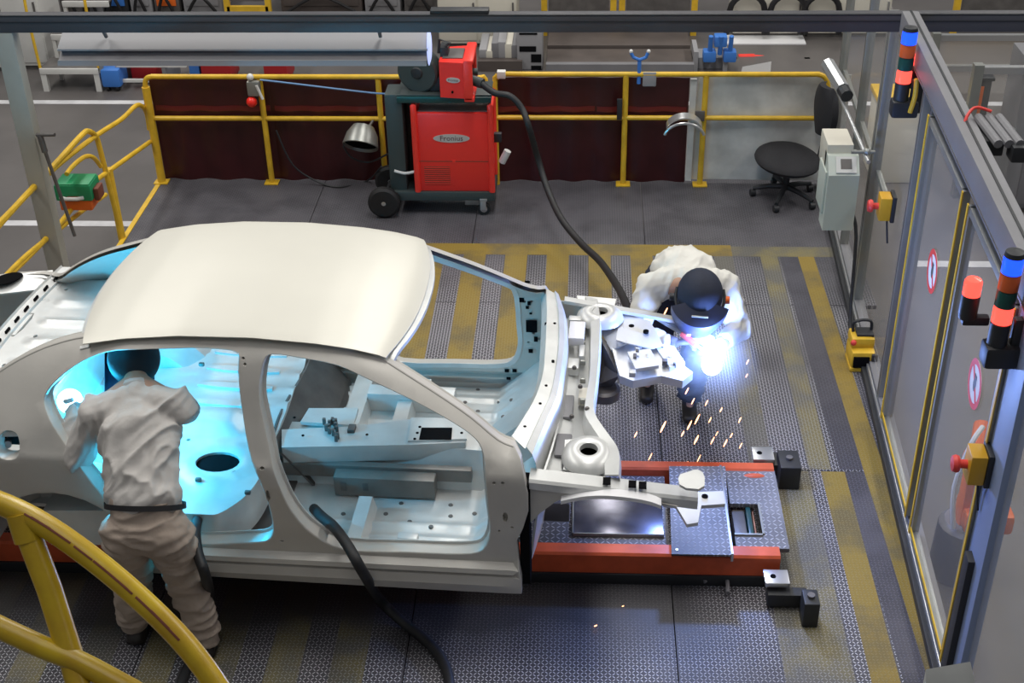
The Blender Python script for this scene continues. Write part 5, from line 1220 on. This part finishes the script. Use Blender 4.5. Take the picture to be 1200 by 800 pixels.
# ================================================================ PEOPLE
def ecap(mb,p0,p1,r0,r1,side_=None,n=14,m=4):
    """tapered limb piece with rounded ends; r may be (across side_, other)"""
    p0=Vector(p0);p1=Vector(p1); ax=(p1-p0).normalized()
    u=Vector(side_) if side_ else ax.orthogonal(); u=(u-ax*u.dot(ax)).normalized(); w=ax.cross(u)
    r0=(r0,r0) if isinstance(r0,(int,float)) else r0; r1=(r1,r1) if isinstance(r1,(int,float)) else r1
    secs=[]
    for i in range(m+1):
        t=i/m*PI/2; secs.append((p0-ax*min(r0)*math.cos(t),math.sin(t),r0))
    for i in range(1,m+1):
        t=i/m*PI/2; secs.append((p1+ax*min(r1)*math.sin(t),math.cos(t),r1))
    secs.insert(m+1,(p1,1.0,r1)); vs=[];fs=[]
    for c,k,r in secs:
        k=max(k,.02)
        for j in range(n): a=2*PI*j/n; vs.append(c+u*math.cos(a)*r[0]*k+w*math.sin(a)*r[1]*k)
    q=len(secs)
    for i in range(q-1):
        for j in range(n): fs.append((i*n+j,i*n+(j+1)%n,(i+1)*n+(j+1)%n,(i+1)*n+j))
    fs.append(list(range(n))[::-1]); fs.append([(q-1)*n+j for j in range(n)]); mb.add(vs,fs)
def blend(o,vox=.012,sm=6,disp=0,dsz=.08,fd=(.8,-.3,-.4)):
    r=o.modifiers.new('Remesh','REMESH'); r.mode='VOXEL'; r.voxel_size=vox; r.use_smooth_shade=True
    s=o.modifiers.new('Smooth','SMOOTH'); s.factor=.5; s.iterations=sm
    if disp:
        pass
    # bake so every reader sees the final surface
    dg=bpy.context.evaluated_depsgraph_get(); me=bpy.data.meshes.new_from_object(o.evaluated_get(dg)); old=o.data; mats=list(old.materials)
    o.modifiers.clear(); o.data=me
    if not me.materials:
        for k in mats: me.materials.append(k)
    if disp:   # cloth folds: long ridges across the given direction
        n_=[v.normal.copy() for v in me.vertices]; A=Vector(fd).normalized(); B=A.orthogonal().normalized(); C_=A.cross(B)
        for v,nn in zip(me.vertices,n_):
            c=v.co; w_=noise.noise(Vector(c)*4)*.6
            q=Vector((c.dot(A)/dsz+w_*1.6,c.dot(B)/(dsz*3.4)+w_,c.dot(C_)/(dsz*3.4)))
            r_=1-2*abs(noise.noise(q)); r2_=1-2*abs(noise.noise(q*2.1+Vector((7,3,1))))
            v.co=c+nn*disp*(.75*max(0,r_)**2.2+.25*r2_-.35)
    for p in me.polygons: p.use_smooth=True
def limb(mb,pts,rs,side_=None):
    for i in range(len(pts)-1): ecap(mb,pts[i],pts[i+1],rs[i],rs[i+1],side_)
def hand(mb,wrist,palm_dir,up,sgn,sc=1.0,curl=.9,rad=.0):
    """palm and five separate fingers curling towards -up"""
    d=Vector(palm_dir).normalized(); n=Vector(up); n=(n-d*n.dot(d)).normalized(); s_=d.cross(n)*sgn; w=Vector(wrist)
    ecap(mb,w,w+d*.075*sc,(.030*sc+rad,.018*sc+rad),(.040*sc+rad,.014*sc+rad),s_)
    for k,(o_,L_) in enumerate(((-.031,.062),(-.011,.075),(.010,.078),(.030,.070))):
        b=w+d*.082*sc+s_*o_*sc; a0=.25; L1=L_*sc*.48; L2=L_*sc*.34; L3=L_*sc*.30
        p=b; ang=a0*curl
        for L0,rr in ((L1,.0092),(L2,.0085),(L3,.0075)):
            q=p+(d*math.cos(ang)-n*math.sin(ang))*L0; ecap(mb,p,q,rr*sc+rad*.55,rr*sc*.9+rad*.55,n=8,m=2); p=q; ang+=.75*curl
    b=w+d*.025*sc+s_*.030*sc; q=b+(d*.6+s_*.7-n*.35).normalized()*.042*sc; ecap(mb,b,q,.012*sc+rad*.6,.0105*sc+rad*.6,n=8,m=2)
    q2=q+(d*.9+s_*.05-n*.45).normalized()*.034*sc; ecap(mb,q,q2,.0105*sc+rad*.6,.009*sc+rad*.6,n=8,m=2)
def person(label,J,mats_,faced,helmet,pn):
    """J: joints in world space"""
    t=thing('person',label,'person',J['base'])
    sd=(J['shR']-J['shL']).normalized(); hd=(J['hipR']-J['hipL']).normalized()
    # one continuous body
    b=MB()
    ecap(b,J['pelvis'],J['waist'],(.145,.10),(.125,.095),hd); ecap(b,J['waist'],J['chest'],(.125,.095),(.155,.105),sd); ecap(b,J['chest'],J['neckb'],(.15,.10),(.07,.06),sd)
    ecap(b,J['neckb'],J['head'],.055,.058)
    f=Vector(faced[0]).normalized(); u=Vector(faced[1]); u=(u-f*u.dot(f)).normalized(); s_=f.cross(u)
    H=J['head']; rot=Matrix((s_,f,u)).transposed()
    b.ball(H+u*.03,(.075,.095,.095),18,12,mtx=rot); b.ball(H-u*.05+f*.015,(.058,.075,.065),16,10,mtx=rot)
    b.ball(H+f*.098-u*.02,(.014,.022,.020),8,6,mtx=rot); b.ball(H+f*.085-u*.058,(.024,.012,.010),8,6,mtx=rot)
    for g in (-1,1): b.ball(H+s_*g*.078,(.012,.022,.032),8,6,mtx=rot); b.ball(H+f*.088+s_*g*.031+u*.012,(.014,.008,.009),8,6,mtx=rot)
    for g in 'LR':
        limb(b,[J['sh'+g],J['el'+g],J['wr'+g]],[.052,.042,.030]); ecap(b,J['neckb'],J['sh'+g],.06,.055)
        limb(b,[J['hip'+g],J['kn'+g],J['an'+g]],[.082,.056,.040]); ecap(b,J['pelvis'],J['hip'+g],.09,.085)
        ecap(b,J['an'+g],J['an'+g]+Vector(J['toe'])*.10-Vector((0,0,.07)),.030,.020)
    o=obj('body',b,'skin',t); blend(o,.011,3)
    hb=MB()
    for g in 'LR':
        sg=1 if g=='L' else -1; dd=(J['hd'+g]-J['wr'+g]); 
        m=MB(); hand(m,J['wr'+g]+dd.normalized()*.01,dd,J['hup'+g],sg,1.0,.9,.004)
        ecap(m,J['wr'+g]-(J['wr'+g]-J['el'+g]).normalized()*.10,J['wr'+g]+dd.normalized()*.02,.055,.04)
        g_=obj('glove',m,mats_['glove'],t); blend(g_,.0062,2)
    # jacket
    s=MB()
    ecap(s,J['waist']-(J['chest']-J['waist'])*.10,J['waist'],(.185,.135),(.175,.130),hd); ecap(s,J['waist'],J['chest'],(.172,.13),(.195,.135),sd); ecap(s,J['chest'],J['neckb']-(J['neckb']-J['chest'])*.25,(.19,.135),(.11,.085),sd)
    for g in 'LR':
        ecap(s,J['chest'].lerp(J['neckb'],.65),J['sh'+g],.095,.088); limb(s,[J['sh'+g],J['el'+g],J['wr'+g].lerp(J['el'+g],.12)],[.084,.072,.052])
    j=obj('jacket',s,mats_['shirt'],t); blend(j,.009,3,.030 if pn==1 else .018,.085)
    co=MB(); ax=(J['neckb']-J['chest']).normalized(); co.lathe([(.075,-.02),(.082,.0),(.072,.02),(.066,.02),(.07,-.02)],J['neckb']-ax*.02,ax,n=20); obj('collar',co,mats_['shirt'],t)
    # trousers
    tr=MB(); ecap(tr,J['pelvis'],J['waist']-(J['waist']-J['pelvis'])*.2,(.17,.125),(.165,.12),hd)
    for g in 'LR':
        ecap(tr,J['pelvis'],J['hip'+g],.112,.108); limb(tr,[J['hip'+g],J['kn'+g],J['an'+g]+Vector((0,0,.02))],[.118,.088,.082])
    q=obj('trousers',tr,mats_['trous'],t); blend(q,.010,3,.024,.07,(.1,.1,1))
    ax=(J['waist']-J['pelvis']).normalized(); bl=MB(); k=28; vs=[]; w2=hd; w3=ax.cross(w2).normalized(); c0=J['pelvis'].lerp(J['waist'],.60)
    for h in (-.013,.013):
        for rr in (1,):
            for i in range(k): a=2*PI*i/k; vs.append(c0+ax*h+w2*.190*math.cos(a)+w3*.146*math.sin(a))
    bl.add(vs,[(i,(i+1)%k,k+(i+1)%k,k+i) for i in range(k)]); be=obj('belt',bl,'rub',t); 
    for g in 'LR':
        bt=MB(); A0=J['an'+g]; td=Vector(J['toe']); bx_=Vector((A0.x,A0.y,.05))
        ecap(bt,A0+Vector((0,0,.06)),Vector((A0.x,A0.y,.05)),.052,.05); ecap(bt,Vector((A0.x,A0.y,.042))-td*.04,Vector((A0.x,A0.y,.038))+td*.17,(.045,.038),(.046,.032),td.cross(Vector((0,0,1))))
        bt.box((A0.x-.05,A0.y-.05,0),(A0.x+.05,A0.y+.05,.02),.01)
        o=obj('boot',bt,'boot',t); blend(o,.008,3)
    helmet(t,H,f,u,s_,rot)
    return t
E1=0
def helm1(t,H,f,u,s_,rot):
    # dark hood and flip visor
    m=MB().ball(H+u*.02,(.125,.135,.135),26,16,mtx=rot); o=obj('hood',m,mat('dark_teal_hood',(.012,.030,.045),.8,0,.2,10,.2,25),t)
    sh=MB().grid(lambda a,b:(H+f*(.155*math.cos((a-.5)*2.0)-.0)+s_*(.145*math.sin((a-.5)*2.0))+u*(.10-.27*b)),14,6,th=f*-.006)
    v=obj('visor',sh,'helm',t); obj('visor_window',MB().box((-.05,-.004,-.025),(.05,.004,.025),.003,mtx=Matrix.Translation(H+f*.158+u*.03)@rot.to_4x4()),'hole',v)
def helm2(t,H,f,u,s_,rot):
    m=MB().ball(H+u*.045-f*.02,(.128,.150,.125),28,16,mtx=rot); o=obj('hood',m,mat('navy_hood',(.014,.020,.042),.75,0,.2,10,.2,25),t)
    def vf(a,b):
        an=(a-.5)*2.5; rad=.165+.012*math.sin(b*PI); tap=1-.18*b
        return H+f*(rad*math.cos(an)*1.02+.02)+s_*(rad*math.sin(an)*tap)+u*(.105-.24*b)
    v=obj('visor_shell',MB().grid(vf,20,10,th=f*-.006),'helm',t)
    top_=[vf(a/16,0) for a in range(17)]; c0=H+u*.13+f*.03
    mb=MB(); vs=[Vector(p) for p in top_]+[c0]; mb.add(vs,[(i,i+1,17) for i in range(16)]); obj('visor_brow',mb,'helm',v)
    obj('headband',MB().tube([H+u*.06+s_*math.sin(a)*.135+f*math.cos(a)*.155 for a in [(-1.9+3.8*i/16) for i in range(17)]],.008,8),'blk',t)
    obj('knob',MB().cyl(H+s_*.14+u*.03,H+s_*.165+u*.03,.022,12),'blk',t); obj('knob',MB().cyl(H-s_*.14+u*.03,H-s_*.165+u*.03,.022,12),'og',t)
    q=Vector(vf(.62,.55)); obj('name_plate',MB().box((-.012,-.003,-.02),(.012,.003,.02),.001,mtx=Matrix.Translation(q+f*.006)@rot.to_4x4()),'alub',v)
    q=Vector(vf(.5,.0)); obj('band_clip',MB().box((-.045,-.004,-.006),(.045,.004,.006),.001,mtx=Matrix.Translation(H+u*.12+f*.13)@rot.to_4x4()),'alu',t)
# man bending into the rear door
J=dict(base=Vector((-2.0,4.85,0)),pelvis=Vector((-2.01,4.70,.86)),waist=Vector((-2.02,4.80,1.02)),chest=Vector((-2.07,5.00,1.21)),neckb=Vector((-2.12,5.20,1.34)),head=Vector((-2.17,5.34,1.37)),
 shL=Vector((-2.28,5.04,1.28)),shR=Vector((-1.90,5.08,1.30)),hipL=Vector((-2.11,4.70,.84)),hipR=Vector((-1.91,4.70,.84)),
 knL=Vector((-2.17,4.80,.46)),knR=Vector((-1.90,4.78,.46)),anL=Vector((-2.24,4.86,.11)),anR=Vector((-1.86,4.78,.11)),toe=Vector((-.1,.99,0)),
 elL=Vector((-2.40,4.99,1.06)),wrL=Vector((-2.43,5.16,1.20)),elR=Vector((-1.95,5.30,1.14)),wrR=Vector((-2.15,5.30,1.16)))
J['hdL']=ARC1+Vector((.06,-.11,.03)); J['hdR']=ARC1+Vector((.2,.02,-.05)); J['hupL']=(-.3,-.3,.9); J['hupR']=(0,0,1)
person('welder in grey shirt and beige trousers, seen from behind, leaning into rear door opening',J,dict(shirt='shirt',trous='trous',glove='glove1'),((-.45,.6,-.35),(.1,.35,.9)),helm1,1)
tag(obj('welding_torch',MB().tube(cat_rom([J['wrL']+Vector((-.03,.06,.03)),ARC1+Vector((.02,-.09,.06)),ARC1+Vector((0,-.03,.03)),ARC1],4),.012,8),'alub'),'thin welding torch in the gloves of the welder at the rear door','torch')
# man crouching over the car front
a2=ARC2
J=dict(base=Vector((.60,7.05,0)),pelvis=Vector((.62,7.14,.88)),waist=Vector((.61,7.02,1.00)),chest=Vector((.60,6.80,1.10)),neckb=Vector((.62,6.58,1.13)),head=Vector((.66,6.43,1.12)),
 shL=Vector((.82,6.66,1.08)),shR=Vector((.40,6.64,1.08)),hipL=Vector((.73,7.14,.84)),hipR=Vector((.51,7.14,.84)),
 knL=Vector((.72,6.93,.46)),knR=Vector((.48,7.02,.47)),anL=Vector((.70,6.98,.11)),anR=Vector((.44,7.20,.11)),toe=Vector((-.05,-.99,0)),
 elL=Vector((.90,6.48,.90)),wrL=Vector((.80,6.30,.93)),elR=Vector((.33,6.50,.86)),wrR=Vector((.50,6.36,.88)))
J['hdL']=a2+Vector((.0,.06,.06)); J['hdR']=G(806,400,.90); J['hupL']=(.2,.3,.9); J['hupR']=(0,.3,.9)
person('welder in white jacket and navy helmet bending over the front end of the car',J,dict(shirt='shirt2',trous='dtrous',glove='glove'),((-.05,-.72,-.69),(.0,-.69,.72)),helm2,2)
h=J['hdR']; tg=thing('welding_torch','red handled welding torch held over the front of the car','torch',h)
obj('handle',MB().tube([h+Vector((-.03,.03,.03)),h.lerp(a2,.35)+Vector((0,0,.03))],.018,10),'signr',tg); obj('neck',MB().tube(cat_rom([h.lerp(a2,.35)+Vector((0,0,.03)),h.lerp(a2,.75)+Vector((0,0,.04)),a2+Vector((-.01,.01,.012))],4),.010,8),'alub',tg)
